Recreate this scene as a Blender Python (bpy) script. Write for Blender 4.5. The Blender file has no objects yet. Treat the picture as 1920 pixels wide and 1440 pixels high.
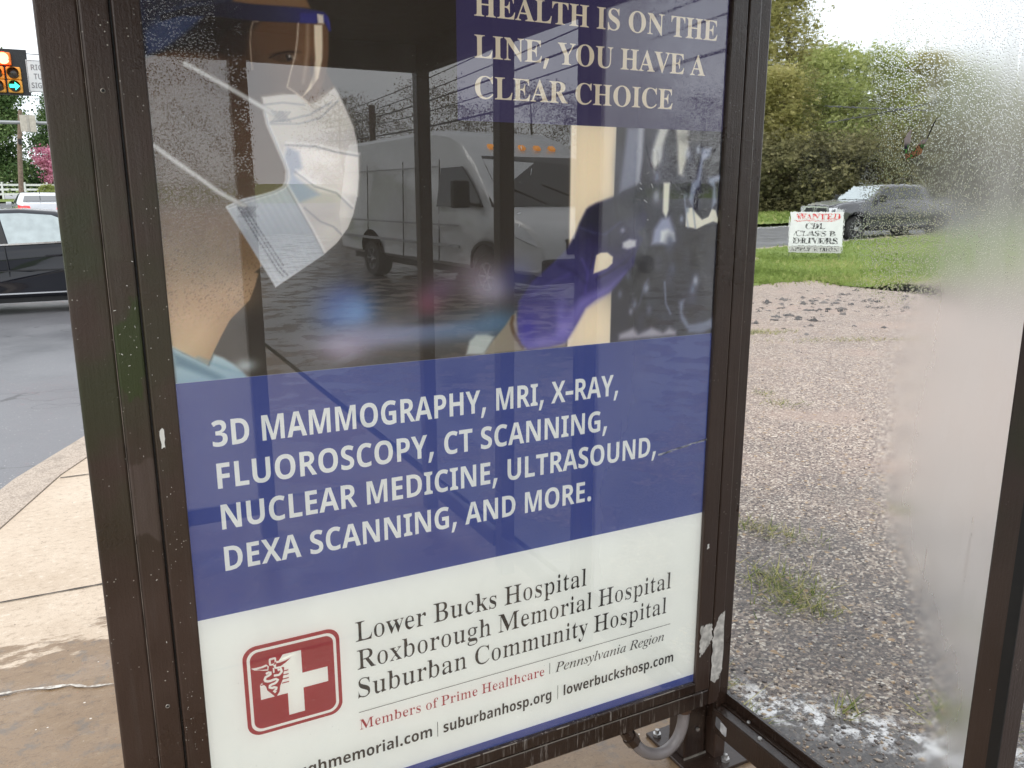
import bpy, bmesh, math, random
import numpy as np
from mathutils import Vector, Matrix

# ------------------------------------------------------------------ camera, sky, sun, exposure
scene = bpy.context.scene
col = scene.collection
R = math.radians
cam_d = bpy.data.cameras.new('camera')
cam = bpy.data.objects.new('camera', cam_d); col.objects.link(cam)
cam.location = (-0.115, -1.5072, 1.5)
PIT, YAW, ROLL = 0.2236, 0.4718, -0.0008
cam.rotation_euler = (Matrix.Rotation(-YAW, 3, 'Z') @ Matrix.Rotation(math.pi/2-PIT, 3, 'X') @ Matrix.Rotation(ROLL, 3, 'Z')).to_euler()
cam_d.sensor_fit = 'HORIZONTAL'; cam_d.sensor_width = 36; cam_d.lens = 1548.5/1920*36
cam_d.clip_start = 0.02; cam_d.clip_end = 3000
scene.camera = cam

world = bpy.data.worlds.new('World'); scene.world = world; world.use_nodes = True
wt = world.node_tree; wn = wt.nodes; bg = wn['Background']
sky = wn.new('ShaderNodeTexSky'); sky.sky_type = 'NISHITA'; sky.sun_disc = False
SUN_EL, SUN_AZ = R(48), R(-132)
sky.sun_elevation = SUN_EL; sky.sun_rotation = SUN_AZ
tc = wn.new('ShaderNodeTexCoord'); mp = wn.new('ShaderNodeMapping'); mp.inputs['Scale'].default_value = (1.3, 1.3, 3.2)
nz = wn.new('ShaderNodeTexNoise'); nz.inputs['Scale'].default_value = 1.7; nz.inputs['Detail'].default_value = 6; nz.inputs['Roughness'].default_value = .55
cr = wn.new('ShaderNodeValToRGB')
cr.color_ramp.elements[0].position = .34; cr.color_ramp.elements[0].color = (8.6, 9.2, 10.0, 1)
cr.color_ramp.elements[1].position = .62; cr.color_ramp.elements[1].color = (12.2, 12.4, 12.6, 1)
mx = wn.new('ShaderNodeMix'); mx.data_type = 'RGBA'; mx.inputs['Factor'].default_value = .88
L = wt.links.new
L(tc.outputs['Generated'], mp.inputs['Vector']); L(mp.outputs['Vector'], nz.inputs['Vector']); L(nz.outputs['Fac'], cr.inputs['Fac'])
L(sky.outputs['Color'], mx.inputs[6]); L(cr.outputs['Color'], mx.inputs[7]); L(mx.outputs[2], bg.inputs['Color'])
bg.inputs['Strength'].default_value = 0.10

sd = bpy.data.lights.new('sun', 'SUN'); sd.energy = 1.0; sd.angle = R(25); sd.color = (1, .96, .9)
sun = bpy.data.objects.new('sun', sd); col.objects.link(sun)
sv = Vector((math.sin(SUN_AZ)*math.cos(SUN_EL), math.cos(SUN_AZ)*math.cos(SUN_EL), math.sin(SUN_EL)))
sun.rotation_euler = sv.to_track_quat('Z', 'Y').to_euler()

scene.view_settings.view_transform = 'Standard'; scene.view_settings.look = 'None'
scene.view_settings.exposure = 0.56; scene.view_settings.gamma = 1
scene.render.engine = 'CYCLES'
cy = scene.cycles
cy.use_denoising = True
cy.max_bounces = 10; cy.transparent_max_bounces = 16; cy.transmission_bounces = 8; cy.glossy_bounces = 5; cy.diffuse_bounces = 4
cy.sample_clamp_indirect = 6.0

# ------------------------------------------------------------------ helpers
def srgb(r, g, b):
    f = lambda c: (c/255/12.92) if c/255 <= .04045 else ((c/255+.055)/1.055)**2.4
    return (f(r), f(g), f(b), 1)

def tag(o, label=None, cat=None, group=None, kind=None):
    if label: o['label'] = label
    if cat: o['category'] = cat
    if group: o['group'] = group
    if kind: o['kind'] = kind
    return o

def empty(name, loc=(0,0,0), rz=0, label=None, cat=None, group=None):
    o = bpy.data.objects.new(name, None); col.objects.link(o)
    o.location = loc; o.rotation_euler = (0, 0, rz); o.empty_display_size = .2
    return tag(o, label, cat, group)

def link(name, me, parent=None, mats=None):
    o = bpy.data.objects.new(name, me); col.objects.link(o)
    if mats is not None:
        for m in (mats if isinstance(mats, (list, tuple)) else [mats]): me.materials.append(m)
    if parent: o.parent = parent
    return o

class MB:
    """collects shapes into one mesh"""
    def __init__(s): s.v = []; s.f = []; s.m = []
    def add(s, vs, fs, mi=0):
        k = len(s.v); s.v += [tuple(v) for v in vs]
        for f in fs: s.f.append(tuple(i+k for i in f)); s.m.append(mi)
        return s
    def box(s, x0, x1, y0, y1, z0, z1, mi=0):
        vs = [(x,y,z) for z in (z0,z1) for y in (y0,y1) for x in (x0,x1)]
        return s.add(vs, [(0,2,3,1),(4,5,7,6),(0,1,5,4),(2,6,7,3),(0,4,6,2),(1,3,7,5)], mi)
    def obox(s, c, sx, sy, sz, M, mi=0):
        vs = [Vector(c) + M @ Vector((x*sx/2, y*sy/2, z*sz/2)) for z in (-1,1) for y in (-1,1) for x in (-1,1)]
        return s.add(vs, [(0,2,3,1),(4,5,7,6),(0,1,5,4),(2,6,7,3),(0,4,6,2),(1,3,7,5)], mi)
    def bar(s, p, q, w, h=None, mi=0):
        h = h or w; p = Vector(p); q = Vector(q); d = (q-p); M = d.to_track_quat('Z', 'Y').to_matrix()
        return s.obox((p+q)/2, w, h, d.length, M, mi)
    def tube(s, pts, r, n=8, mi=0, cap=True):
        pts = [Vector(p) for p in pts]; rs = [float(a) for a in r] if isinstance(r, (list, tuple)) else [float(r)]*len(pts)
        vs = []; fs = []; prev = None
        for i, p in enumerate(pts):
            d = (pts[min(i+1, len(pts)-1)] - pts[max(i-1, 0)]).normalized()
            a = prev - d*prev.dot(d) if prev is not None else (Vector((0,0,1)).cross(d) if abs(d.z) < .9 else Vector((1,0,0)).cross(d))
            a.normalize(); prev = a; b = d.cross(a)
            for k in range(n):
                t = 2*math.pi*k/n; vs.append(p + rs[i]*(math.cos(t)*a + math.sin(t)*b))
        for i in range(len(pts)-1):
            for k in range(n):
                fs.append((i*n+k, i*n+(k+1)%n, (i+1)*n+(k+1)%n, (i+1)*n+k))
        if cap: fs.append(tuple(range(n-1,-1,-1))); fs.append(tuple((len(pts)-1)*n+k for k in range(n)))
        return s.add(vs, fs, mi)
    def poly(s, pts, mi=0): return s.add(pts, [tuple(range(len(pts)))], mi)
    def prism(s, pts, off, mi=0):
        n = len(pts); off = Vector(off); a = [Vector(p) for p in pts]; b = [p+off for p in a]
        return s.add(a+b, [tuple(range(n-1,-1,-1)), tuple(range(n, 2*n))] + [(i,(i+1)%n,n+(i+1)%n,n+i) for i in range(n)], mi)
    def lathe(s, prof, c, axis='Y', n=24, mi=0):
        vs = []; fs = []
        for (r, h) in prof:
            for k in range(n):
                t = 2*math.pi*k/n; a, b = r*math.cos(t), r*math.sin(t)
                p = (a, h, b) if axis == 'Y' else ((h, a, b) if axis == 'X' else (a, b, h))
                vs.append((c[0]+p[0], c[1]+p[1], c[2]+p[2]))
        for i in range(len(prof)-1):
            for k in range(n): fs.append((i*n+k, i*n+(k+1)%n, (i+1)*n+(k+1)%n, (i+1)*n+k))
        return s.add(vs, fs, mi)
    def build(s, name, mats, parent=None, bevel=0, smooth=False, seg=2):
        me = bpy.data.meshes.new(name); me.from_pydata(s.v, [], s.f)
        o = link(name, me, parent, mats)
        me.polygons.foreach_set('material_index', s.m)
        bm = bmesh.new(); bm.from_mesh(me); bmesh.ops.recalc_face_normals(bm, faces=bm.faces); bm.to_mesh(me); bm.free()
        if smooth:
            me.polygons.foreach_set('use_smooth', [True]*len(me.polygons))
            if hasattr(me, 'set_sharp_from_angle'): me.set_sharp_from_angle(angle=R(35))
        if bevel:
            b = o.modifiers.new('bevel', 'BEVEL'); b.width = bevel; b.segments = seg; b.limit_method = 'ANGLE'; b.angle_limit = R(40)
        return o

def np_obj(name, V, Fc, mats, parent=None, tone=None):
    """fast mesh from numpy arrays, all faces with the same corner count; tone = grey value per vertex"""
    me = bpy.data.meshes.new(name); V = np.asarray(V, np.float32); Fc = np.asarray(Fc, np.int32)
    k = Fc.shape[1]
    me.vertices.add(len(V)); me.vertices.foreach_set('co', V.ravel())
    me.loops.add(Fc.size); me.loops.foreach_set('vertex_index', Fc.ravel())
    me.polygons.add(len(Fc)); me.polygons.foreach_set('loop_start', np.arange(0, Fc.size, k, dtype=np.int32))
    me.update(calc_edges=True)
    if tone is not None:
        a = me.attributes.new('tone', 'FLOAT', 'POINT'); a.data.foreach_set('value', np.asarray(tone, np.float32))
    return link(name, me, parent, mats)

# ------------------------------------------------------------------ materials
class NT:
    def __init__(s, name):
        s.m = bpy.data.materials.new(name); s.m.use_nodes = True; s.t = s.m.node_tree; s.n = s.t.nodes
        s.p = s.n['Principled BSDF']; s.out = s.n['Material Output']
    def new(s, ty, **k):
        n = s.n.new(ty)
        for a, b in k.items(): setattr(n, a, b)
        return n
    def L(s, a, b): s.t.links.new(a, b)
    def coord(s, kind='Object', scale=(1,1,1)):
        c = s.new('ShaderNodeTexCoord'); m = s.new('ShaderNodeMapping'); m.inputs['Scale'].default_value = scale
        s.L(c.outputs[kind], m.inputs['Vector']); return m.outputs['Vector']
    def world(s, scale=(1,1,1)):
        c = s.new('ShaderNodeNewGeometry'); m = s.new('ShaderNodeMapping'); m.inputs['Scale'].default_value = scale
        s.L(c.outputs['Position'], m.inputs['Vector']); return m.outputs['Vector']
    def noise(s, vec, scale, detail=4, rough=.5, dist=0):
        n = s.new('ShaderNodeTexNoise'); n.inputs['Scale'].default_value = scale; n.inputs['Detail'].default_value = detail
        n.inputs['Roughness'].default_value = rough; n.inputs['Distortion'].default_value = dist
        s.L(vec, n.inputs['Vector']); return n.outputs['Fac']
    def voro(s, vec, scale, feature='F1', out='Distance', rnd=1):
        n = s.new('ShaderNodeTexVoronoi', feature=feature); n.inputs['Scale'].default_value = scale; n.inputs['Randomness'].default_value = rnd
        s.L(vec, n.inputs['Vector']); return n.outputs[out]
    def ramp(s, fac, stops, interp='LINEAR'):
        n = s.new('ShaderNodeValToRGB'); e = n.color_ramp.elements; n.color_ramp.interpolation = interp
        while len(e) < len(stops): e.new(.5)
        for k, (p, c) in enumerate(stops):
            e[k].position = p; e[k].color = c if len(c) == 4 else (*c, 1)
        s.L(fac, n.inputs['Fac']); return n.outputs['Color']
    def val(s, x):
        n = s.new('ShaderNodeValue'); n.outputs[0].default_value = x; return n.outputs[0]
    def math(s, op, a, b=None, c=None, clamp=False):
        n = s.new('ShaderNodeMath', operation=op); n.use_clamp = clamp
        for i, x in enumerate((a, b, c)):
            if x is None: continue
            if isinstance(x, (int, float)): n.inputs[i].default_value = x
            else: s.L(x, n.inputs[i])
        return n.outputs[0]
    def smooth(s, x, a, b, lo=0, hi=1):
        n = s.new('ShaderNodeMapRange', interpolation_type='SMOOTHSTEP')
        s.L(x, n.inputs['Value']); n.inputs['From Min'].default_value = a; n.inputs['From Max'].default_value = b
        n.inputs['To Min'].default_value = lo; n.inputs['To Max'].default_value = hi; return n.outputs['Result']
    def mix(s, f, a, b, blend='MIX'):
        n = s.new('ShaderNodeMix', data_type='RGBA', blend_type=blend)
        for sock, x in ((n.inputs['Factor'], f), (n.inputs[6], a), (n.inputs[7], b)):
            if isinstance(x, (int, float)): sock.default_value = x
            elif isinstance(x, tuple): sock.default_value = x if len(x) == 4 else (*x, 1)
            else: s.L(x, sock)
        return n.outputs[2]
    def sep(s, v):
        n = s.new('ShaderNodeSeparateXYZ'); s.L(v, n.inputs[0]); return n.outputs
    def bump(s, h, strength=.3, dist=.01, normal=None):
        n = s.new('ShaderNodeBump'); n.inputs['Strength'].default_value = strength; n.inputs['Distance'].default_value = dist
        s.L(h, n.inputs['Height'])
        if normal is not None: s.L(normal, n.inputs['Normal'])
        return n.outputs['Normal']
    def set(s, **k):
        names = dict(col='Base Color', rough='Roughness', metal='Metallic', spec='Specular IOR Level', normal='Normal', coat='Coat Weight', coatr='Coat Roughness',
                     emis='Emission Color', es='Emission Strength', ior='IOR', alpha='Alpha', trans='Transmission Weight', sheen='Sheen Weight')
        for a, b in k.items():
            i = s.p.inputs[names[a]]
            if isinstance(b, (int, float)): i.default_value = b
            elif isinstance(b, tuple): i.default_value = b if len(b) == 4 else (*b, 1)
            else: s.L(b, i)
        return s.m

def pmat(name, c, rough=.5, metal=0, var=.15, scale=8, bump=0, bscale=120, coat=0, spec=.5, es=0, emis=None, detail=4):
    t = NT(name); v = t.coord(); n = t.noise(v, scale, detail)
    c = c if len(c) == 4 else (*c, 1)
    lo = tuple(x*(1-var) for x in c[:3]); hi = tuple(min(1, x*(1+var)) for x in c[:3])
    t.set(col=t.ramp(n, [(.3, lo), (.7, hi)]), metal=metal, coat=coat, coatr=.05, spec=spec)
    t.set(rough=t.smooth(t.noise(v, scale*2.3, 3), .3, .7, max(0, rough-.06), min(1, rough+.06)))
    if bump: t.set(normal=t.bump(t.noise(v, bscale, 3), bump, .002))
    if es: t.set(emis=emis or c, es=es)
    return t.m

def h(x, y):
    return .016*max(0.0, math.hypot(x, y) - 22.0)

# ------------------------------------------------------------------ dark bronze shelter paint
def bronze(name, wet=.0, moss=0.0, dust=0.0, drips=0.0, dark=1.0, scuff=0.0):
    t = NT(name); w = t.world()
    n1 = t.noise(w, 3.0, 5, .6); n2 = t.noise(w, 40, 4, .6); n3 = t.noise(t.world((60, 60, 2.5)), 1.0, 5, .65)
    c = t.ramp(n1, [(.3, (.034*dark,.0190*dark,.0130*dark)), (.7, (.060*dark,.0370*dark,.0280*dark))])
    c = t.mix(t.smooth(n3, .52, .72, 0, .55), c, (.066*dark,.049*dark,.041*dark))
    if moss:
        z = t.sep(w)[2]
        m1 = t.math('MULTIPLY', t.smooth(z, .75, 1.25, 0, 1), t.smooth(z, 1.45, 1.75, 1, 0))
        m2 = t.math('MULTIPLY', m1, t.smooth(t.noise(w, 6.5, 3), .36, .6, 0, moss))
        c = t.mix(m2, c, (.030,.036,.012))
    if scuff:
        z = t.sep(w)[2]; x = t.sep(w)[0]
        zj = t.math('ADD', z, t.math('MULTIPLY', t.math('SUBTRACT', t.noise(t.world((40, 40, 6)), 1.0, 3), .5), .05))
        g = t.math('MULTIPLY', t.smooth(zj, 1.165, 1.172), t.smooth(zj, 1.335, 1.342, 1, 0))
        g = t.math('MULTIPLY', g, t.smooth(t.noise(t.world((30, 30, 12)), 1.0, 3), .40, .48))
        c = t.mix(t.math('MULTIPLY', g, .9), c, (.030,.043,.008))
        s2 = t.math('MULTIPLY', t.smooth(zj, .915, .922), t.smooth(zj, 1.055, 1.062, 1, 0))
        c = t.mix(t.math('MULTIPLY', s2, t.smooth(n3, .30, .60, .15, .8)), c, (.088,.064,.054))
        s3 = t.math('MULTIPLY', t.smooth(zj, 1.40, 1.41), t.smooth(zj, 1.50, 1.56, 1, 0))
        c = t.mix(t.math('MULTIPLY', s3, t.smooth(n3, .35, .65, 0, .5)), c, (.060,.052,.034))
    if dust:
        fl = t.voro(w, 85, 'F1'); keep = t.smooth(t.noise(w, 9, 3), .50, .64, 0, 1)
        s = t.math('MULTIPLY', t.math('LESS_THAN', fl, .10), keep)
        c = t.mix(t.math('MULTIPLY', s, dust), c, (.45,.43,.38))
    if drips:
        d = t.noise(t.world((150, 150, 9)), 1.0, 4, .7)
        z = t.sep(w)[2]
        c = t.mix(t.math('MULTIPLY', t.smooth(d, .54, .70, 0, drips), t.smooth(t.noise(w, 5, 3), .35, .6, .2, 1)), c, (.34,.31,.28))
    r = t.smooth(n1, .3, .7, .26-wet*.12, .42-wet*.15)
    pits = t.noise(w, 260, 3, .6); soft = t.noise(w, 25, 3)
    streak = t.noise(t.world((210, 210, 14)), 1.0, 3, .6)
    hsum = t.math('ADD', t.math('MULTIPLY', pits, .5), t.math('ADD', t.math('MULTIPLY', soft, .8), t.math('MULTIPLY', streak, .5)))
    return t.set(col=c, rough=r, spec=.5, normal=t.bump(hsum, .42, .0028))
M_frame = bronze('bronze_paint', wet=.2, dust=.6)
M_post = bronze('bronze_paint_mossy', wet=.1, moss=.8, dust=.7)
M_stile = bronze('bronze_paint_scuffed', wet=.15, moss=.5, dust=1.0, scuff=1)
M_lip = bronze('bronze_paint_lip', wet=.2, moss=.5, dust=.9)
M_drip = bronze('bronze_paint_dripping', wet=1.3, drips=.8, dark=.55)
M_wet = bronze('bronze_paint_wet', wet=1.5, dust=.4, dark=.7)
M_roof = pmat('shelter_roof_paint', (.020,.016,.014), .6, var=.2)
M_gasket = pmat('black_gasket', (.008,.008,.008), .5)
M_edge = pmat('worn_bare_edge', (.36,.33,.29), .45, .5, var=.3, scale=60)
M_bare = pmat('scraped_bare_metal', (.60,.58,.54), .55, .1, var=.4, scale=55, bump=.3, bscale=90)
M_white_chip = pmat('white_primer_chip', (.70,.70,.66), .6, var=.1)
M_pipe = pmat('grey_plastic_conduit', (.22,.20,.20), .38, var=.18, scale=14, coat=.1)
M_steel = pmat('zinc_steel', (.45,.44,.43), .38, .8, var=.2, scale=60)
M_black = pmat('black_paint', (.010,.010,.012), .3)

# ------------------------------------------------------------------ the ground
def concrete():
    t = NT('sidewalk_concrete'); w = t.world(); xyz = t.sep(w)
    n1 = t.noise(w, 2.2, 5, .6); n2 = t.noise(t.world((26, 40, 30)), 1.0, 5, .75); n3 = t.noise(w, 160, 2)
    c = t.ramp(n1, [(.3, (.50,.395,.29)), (.7, (.62,.51,.395))])
    c = t.mix(t.smooth(n2, .52, .66, 0, .75), c, (.36,.275,.20))
    c = t.mix(t.smooth(n2, .34, .45, .6, 0), c, (.74,.65,.54))
    c = t.mix(t.smooth(n3, .56, .70, 0, .5), c, (.30,.23,.17))
    dots = t.math('MULTIPLY', t.math('LESS_THAN', t.voro(w, 26), .085), t.smooth(t.noise(w, 4, 2), .5, .6))
    c = t.mix(t.math('MULTIPLY', dots, .75), c, (.09,.07,.055))
    # wet part close to the shelter: a noisy front about 1.5 m ahead, everything nearer is wet
    yy = t.math('ADD', xyz[1], t.math('MULTIPLY', t.math('SUBTRACT', t.noise(t.world((1.2, 3.2, 1)), 3.4, 8, .70), .5), 1.15))
    dry = t.smooth(yy, 1.44, 1.54)
    wetc = t.mix(1.0, c, (.43,.355,.27), 'MULTIPLY')
    wetc = t.mix(t.smooth(t.noise(w, 14, 5, .65), .52, .68, 0, .6), wetc, (.12,.11,.10))
    wetc = t.mix(t.math('MULTIPLY', t.math('LESS_THAN', t.voro(w, 21), .07), .7), wetc, (.8,.74,.66))
    c = t.mix(dry, wetc, c)
    pud = t.smooth(t.noise(w, 3.1, 3, .5), .50, .58)
    rw = t.math('SUBTRACT', .42, t.math('MULTIPLY', pud, .34))
    mixr = t.math('ADD', t.math('MULTIPLY', dry, .62), t.math('MULTIPLY', t.math('SUBTRACT', 1, dry), rw))
    hh = t.math('ADD', t.math('MULTIPLY', n2, 1.0), t.math('MULTIPLY', n3, .5))
    bs = t.math('ADD', .16, t.math('MULTIPLY', dry, .3))
    b = t.bump(hh, .35, .004); nb = t.n[-1] if False else None
    t.set(col=c, rough=mixr, normal=b, spec=.5)
    return t.m
def asphalt():
    t = NT('wet_asphalt'); w = t.world()
    n1 = t.noise(w, .9, 5, .6); n2 = t.noise(w, 130, 3, .7)
    c = t.ramp(n1, [(.3, (.135,.136,.148)), (.7, (.195,.195,.206))])
    c = t.mix(t.smooth(n2, .35, .7, 0, .45), c, (.085,.085,.093))
    sp = t.math('MULTIPLY', t.math('LESS_THAN', t.voro(w, 30), .13), t.smooth(t.noise(w, 11, 2), .46, .6))
    c = t.mix(t.math('MULTIPLY', sp, .8), c, (.55,.54,.52))
    wob = t.new('ShaderNodeVectorMath', operation='ADD'); nn = t.new('ShaderNodeTexNoise'); nn.inputs['Scale'].default_value = 1.6; t.L(w, nn.inputs['Vector'])
    t.L(w, wob.inputs[0]); t.L(nn.outputs['Color'], wob.inputs[1])
    mp_ = t.new('ShaderNodeMapping'); mp_.inputs['Scale'].default_value = (.35, .75, 1); t.L(wob.outputs[0], mp_.inputs['Vector'])
    ed = t.voro(mp_.outputs[0], .9, 'DISTANCE_TO_EDGE')
    c = t.mix(t.smooth(ed, .001, .006, .8, 0), c, (.035,.035,.037))
    return t.set(col=c, rough=t.smooth(n1, .3, .7, .30, .46), spec=.6, normal=t.bump(n2, .35, .004))
def gravel():
    t = NT('wet_gravel_ground'); w = t.world(); xyz = t.sep(w)
    st = t.new('ShaderNodeTexVoronoi'); st.inputs['Scale'].default_value = 105; t.L(w, st.inputs['Vector'])
    st2 = t.new('ShaderNodeTexVoronoi'); st2.inputs['Scale'].default_value = 55; t.L(w, st2.inputs['Vector'])
    rnd = t.sep(st.outputs['Color'])[0]; rnd2 = t.sep(st2.outputs['Color'])[1]
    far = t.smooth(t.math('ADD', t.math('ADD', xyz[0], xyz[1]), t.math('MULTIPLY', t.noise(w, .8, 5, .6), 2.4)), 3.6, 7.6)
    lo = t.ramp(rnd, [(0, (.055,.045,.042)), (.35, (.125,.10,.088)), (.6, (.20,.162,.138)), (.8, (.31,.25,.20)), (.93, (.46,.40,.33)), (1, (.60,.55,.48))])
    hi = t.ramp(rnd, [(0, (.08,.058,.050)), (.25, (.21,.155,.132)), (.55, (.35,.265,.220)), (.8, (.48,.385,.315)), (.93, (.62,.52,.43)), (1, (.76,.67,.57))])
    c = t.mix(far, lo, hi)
    n1 = t.noise(w, 2.6, 6, .65)
    tar = t.smooth(n1, .42, .60)
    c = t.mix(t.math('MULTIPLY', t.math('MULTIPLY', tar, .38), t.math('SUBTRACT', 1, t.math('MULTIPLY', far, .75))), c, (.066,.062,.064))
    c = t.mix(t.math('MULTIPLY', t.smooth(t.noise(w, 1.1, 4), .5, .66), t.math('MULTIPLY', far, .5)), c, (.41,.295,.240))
    c = t.mix(t.math('MULTIPLY', t.math('LESS_THAN', rnd2, .022), .6), c, (.42,.27,.13))
    pud = t.smooth(t.math('ADD', t.noise(w, 2.4, 5, .6), t.math('MULTIPLY', t.smooth(t.math('SUBTRACT', t.math('ADD', xyz[0], xyz[1]), 1.85), -.35, .5, .16, 0), 1)), .60, .66)
    pud = t.math('MULTIPLY', pud, t.smooth(t.math('ADD', xyz[0], xyz[1]), 2.0, 2.6, 1, 0))
    c = t.mix(t.math('MULTIPLY', pud, .8), c, (.055,.05,.048))
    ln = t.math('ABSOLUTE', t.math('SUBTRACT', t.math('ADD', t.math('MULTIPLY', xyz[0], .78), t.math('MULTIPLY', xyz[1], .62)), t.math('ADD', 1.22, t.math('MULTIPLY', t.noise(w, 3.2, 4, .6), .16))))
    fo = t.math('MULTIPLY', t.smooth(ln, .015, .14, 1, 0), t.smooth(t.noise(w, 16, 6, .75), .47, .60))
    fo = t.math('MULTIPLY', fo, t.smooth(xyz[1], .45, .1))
    c = t.mix(t.math('MULTIPLY', fo, .9), c, (.78,.77,.76))  # sky glare on the wet ground, painted in as broken white streaks
    r = t.math('SUBTRACT', t.smooth(rnd, 0, 1, .45, .62), t.math('MULTIPLY', pud, .42))
    hh = t.math('SUBTRACT', 1, st.outputs['Distance'])
    hh = t.math('MULTIPLY', hh, t.math('SUBTRACT', 1, t.math('MULTIPLY', pud, .97)))
    return t.set(col=c, rough=r, spec=.5, normal=t.bump(hh, .6, .009))
def lawnmat(name, a, b, soil=.4):
    t = NT(name); w = t.world()
    n1 = t.noise(w, .7, 5, .6); n2 = t.noise(w, 12, 5, .7)
    c = t.ramp(n2, [(.3, a), (.7, b)])
    c = t.mix(t.smooth(n1, .56, .72, 0, soil), c, (.20,.14,.09))
    return t.set(col=c, rough=.9, spec=.2, normal=t.bump(n2, .8, .03))
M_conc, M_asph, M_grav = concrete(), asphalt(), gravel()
M_lawn = lawnmat('lawn_soil_and_grass', (.13,.185,.045), (.23,.30,.085), .15)
M_field = lawnmat('far_lawn', (.13,.185,.045), (.22,.28,.085), .35)
t = NT('kerb_granite'); w = t.world(); n = t.noise(w, 120, 3, .7)
c = t.ramp(n, [(.3, (.20,.155,.12)), (.5, (.44,.36,.29)), (.7, (.60,.52,.43))])
M_kerb = t.set(col=t.mix(t.smooth(t.noise(w, 9, 4), .5, .7, 0, .4), c, (.20,.16,.13)), rough=.7, normal=t.bump(n, .5, .004))

def sheet(name, rows, z, mat, kind='structure', crisp=0):
    """ribbon between polylines (rows of equal length)"""
    V = []; F = []; n = len(rows[0])
    for r in rows:
        for (x, y) in r: V.append((x, y, h(x, y) + z))
    for i in range(len(rows)-1):
        for k in range(n-1): F.append((i*n+k, i*n+k+1, (i+1)*n+k+1, (i+1)*n+k))
    me = bpy.data.meshes.new(name); me.from_pydata(V, [], F); o = link(name, me, None, mat)
    bm = bmesh.new(); bm.from_mesh(me); bmesh.ops.recalc_face_normals(bm, faces=bm.faces)
    if sum(f.normal.z for f in bm.faces) < 0: bmesh.ops.reverse_faces(bm, faces=bm.faces)
    bm.to_mesh(me); bm.free()
    tag(o, kind=kind); return o

def interp(poly, n):
    d = [0]
    for a, b in zip(poly, poly[1:]): d.append(d[-1] + math.hypot(b[0]-a[0], b[1]-a[1]))
    out = []
    for k in range(n):
        s = d[-1]*k/(n-1); i = max(j for j in range(len(d)) if d[j] <= s+1e-9); i = min(i, len(poly)-2)
        u = (s-d[i])/(d[i+1]-d[i]); out.append((poly[i][0]+u*(poly[i+1][0]-poly[i][0]), poly[i][1]+u*(poly[i+1][1]-poly[i][1])))
    return out
def blend(a, b, u): return [(p[0]+u*(q[0]-p[0]), p[1]+u*(q[1]-p[1])) for p, q in zip(a, b)]
def offs(poly, d):
    out = []
    for i, p in enumerate(poly):
        a = poly[max(0, i-1)]; b = poly[min(len(poly)-1, i+1)]; tx, ty = b[0]-a[0], b[1]-a[1]; l = math.hypot(tx, ty)
        out.append((p[0]-ty/l*d, p[1]+tx/l*d))
    return out
def chaikin(p, it=2):
    for _ in range(it):
        q = [p[0]]
        for a, b in zip(p, p[1:]): q += [(a[0]*.75+b[0]*.25, a[1]*.75+b[1]*.25), (a[0]*.25+b[0]*.75, a[1]*.25+b[1]*.75)]
        p = q + [p[-1]]
    return p

# one big sheet that reaches the horizon
gx = np.concatenate([-np.geomspace(900, 12, 26), np.linspace(-10, 40, 40), np.geomspace(42, 900, 26)])
gy = np.concatenate([-np.geomspace(900, 32, 22), np.linspace(-30, 40, 40), np.geomspace(42, 900, 26)])
V = []; F = []
for y in gy:
    for x in gx: V.append((x, y, h(x, y) - .20))
nx_ = len(gx)
for j in range(len(gy)-1):
    for i in range(nx_-1): F.append((j*nx_+i, j*nx_+i+1, (j+1)*nx_+i+1, (j+1)*nx_+i))
tag(np_obj('ground', V, F, M_field), kind='structure')

KIN = [(-1.35,-40), (-1.35,-6), (-1.25,-2), (-1.02,.8), (-.83,2.0), (-.604,2.824), (-.238,3.845), (.55,5.4), (2.0,7.4), (4.8,10.3), (9.4,13.6), (15.5,16.15), (20.5,17.25), (27,18.3), (42,20.6), (80,26), (160,37)]
kin = interp(chaikin(KIN, 2), 170)
kout = offs(kin, .26)
# street: everything to the left of / beyond the kerb
FAR = [(-9.5,-40), (-9.5,-6), (-9.5,-2), (-9.5,.8), (-9.5,2), (-9.5,6), (-9.5,15), (-9.5,23), (-2,23.5), (3,24.0), (9,24.5), (15,25), (20,26), (27,27), (42,29), (80,35), (160,46)]
far = interp(chaikin(FAR, 2), 170)
sheet('street', [offs(kin, .255), blend(kout, far, .2), blend(kout, far, .5), blend(kout, far, .8), far], -.12, M_asph)
sheet('crossing_street', [interp([(-9.6,6), (-60,0), (-150,-12)], 40), interp([(-9.6,23.2), (-60,18), (-150,6)], 40)], -.116, M_asph)
sheet('avenue', [interp([(-8.6,23.0), (-9,40), (-9.5,70), (-10,140)], 60), interp([(1.6,23.2), (1.3,40), (1.0,70), (1,140)], 60)], -.108, M_asph)
# kerb with a rounded nose
ko = MB()
n = len(kin)
prof = [(.0, -.15), (.0, .006), (.20, .004), (.245, -.012), (.262, -.045), (.268, -.30)]
rows = [[(p[0], p[1]) for p in offs(kin, d)] for d, _ in prof]
vs = []; fs = []
for (d, dz), r in zip(prof, rows):
    for (x, y) in r: vs.append((x, y, h(x, y)+dz))
for i in range(len(prof)-1):
    for k in range(n-1): fs.append((i*n+k, i*n+k+1, (i+1)*n+k+1, (i+1)*n+k))
ko.add(vs, fs); o = ko.build('kerb', M_kerb, smooth=True); tag(o, kind='structure')
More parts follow.
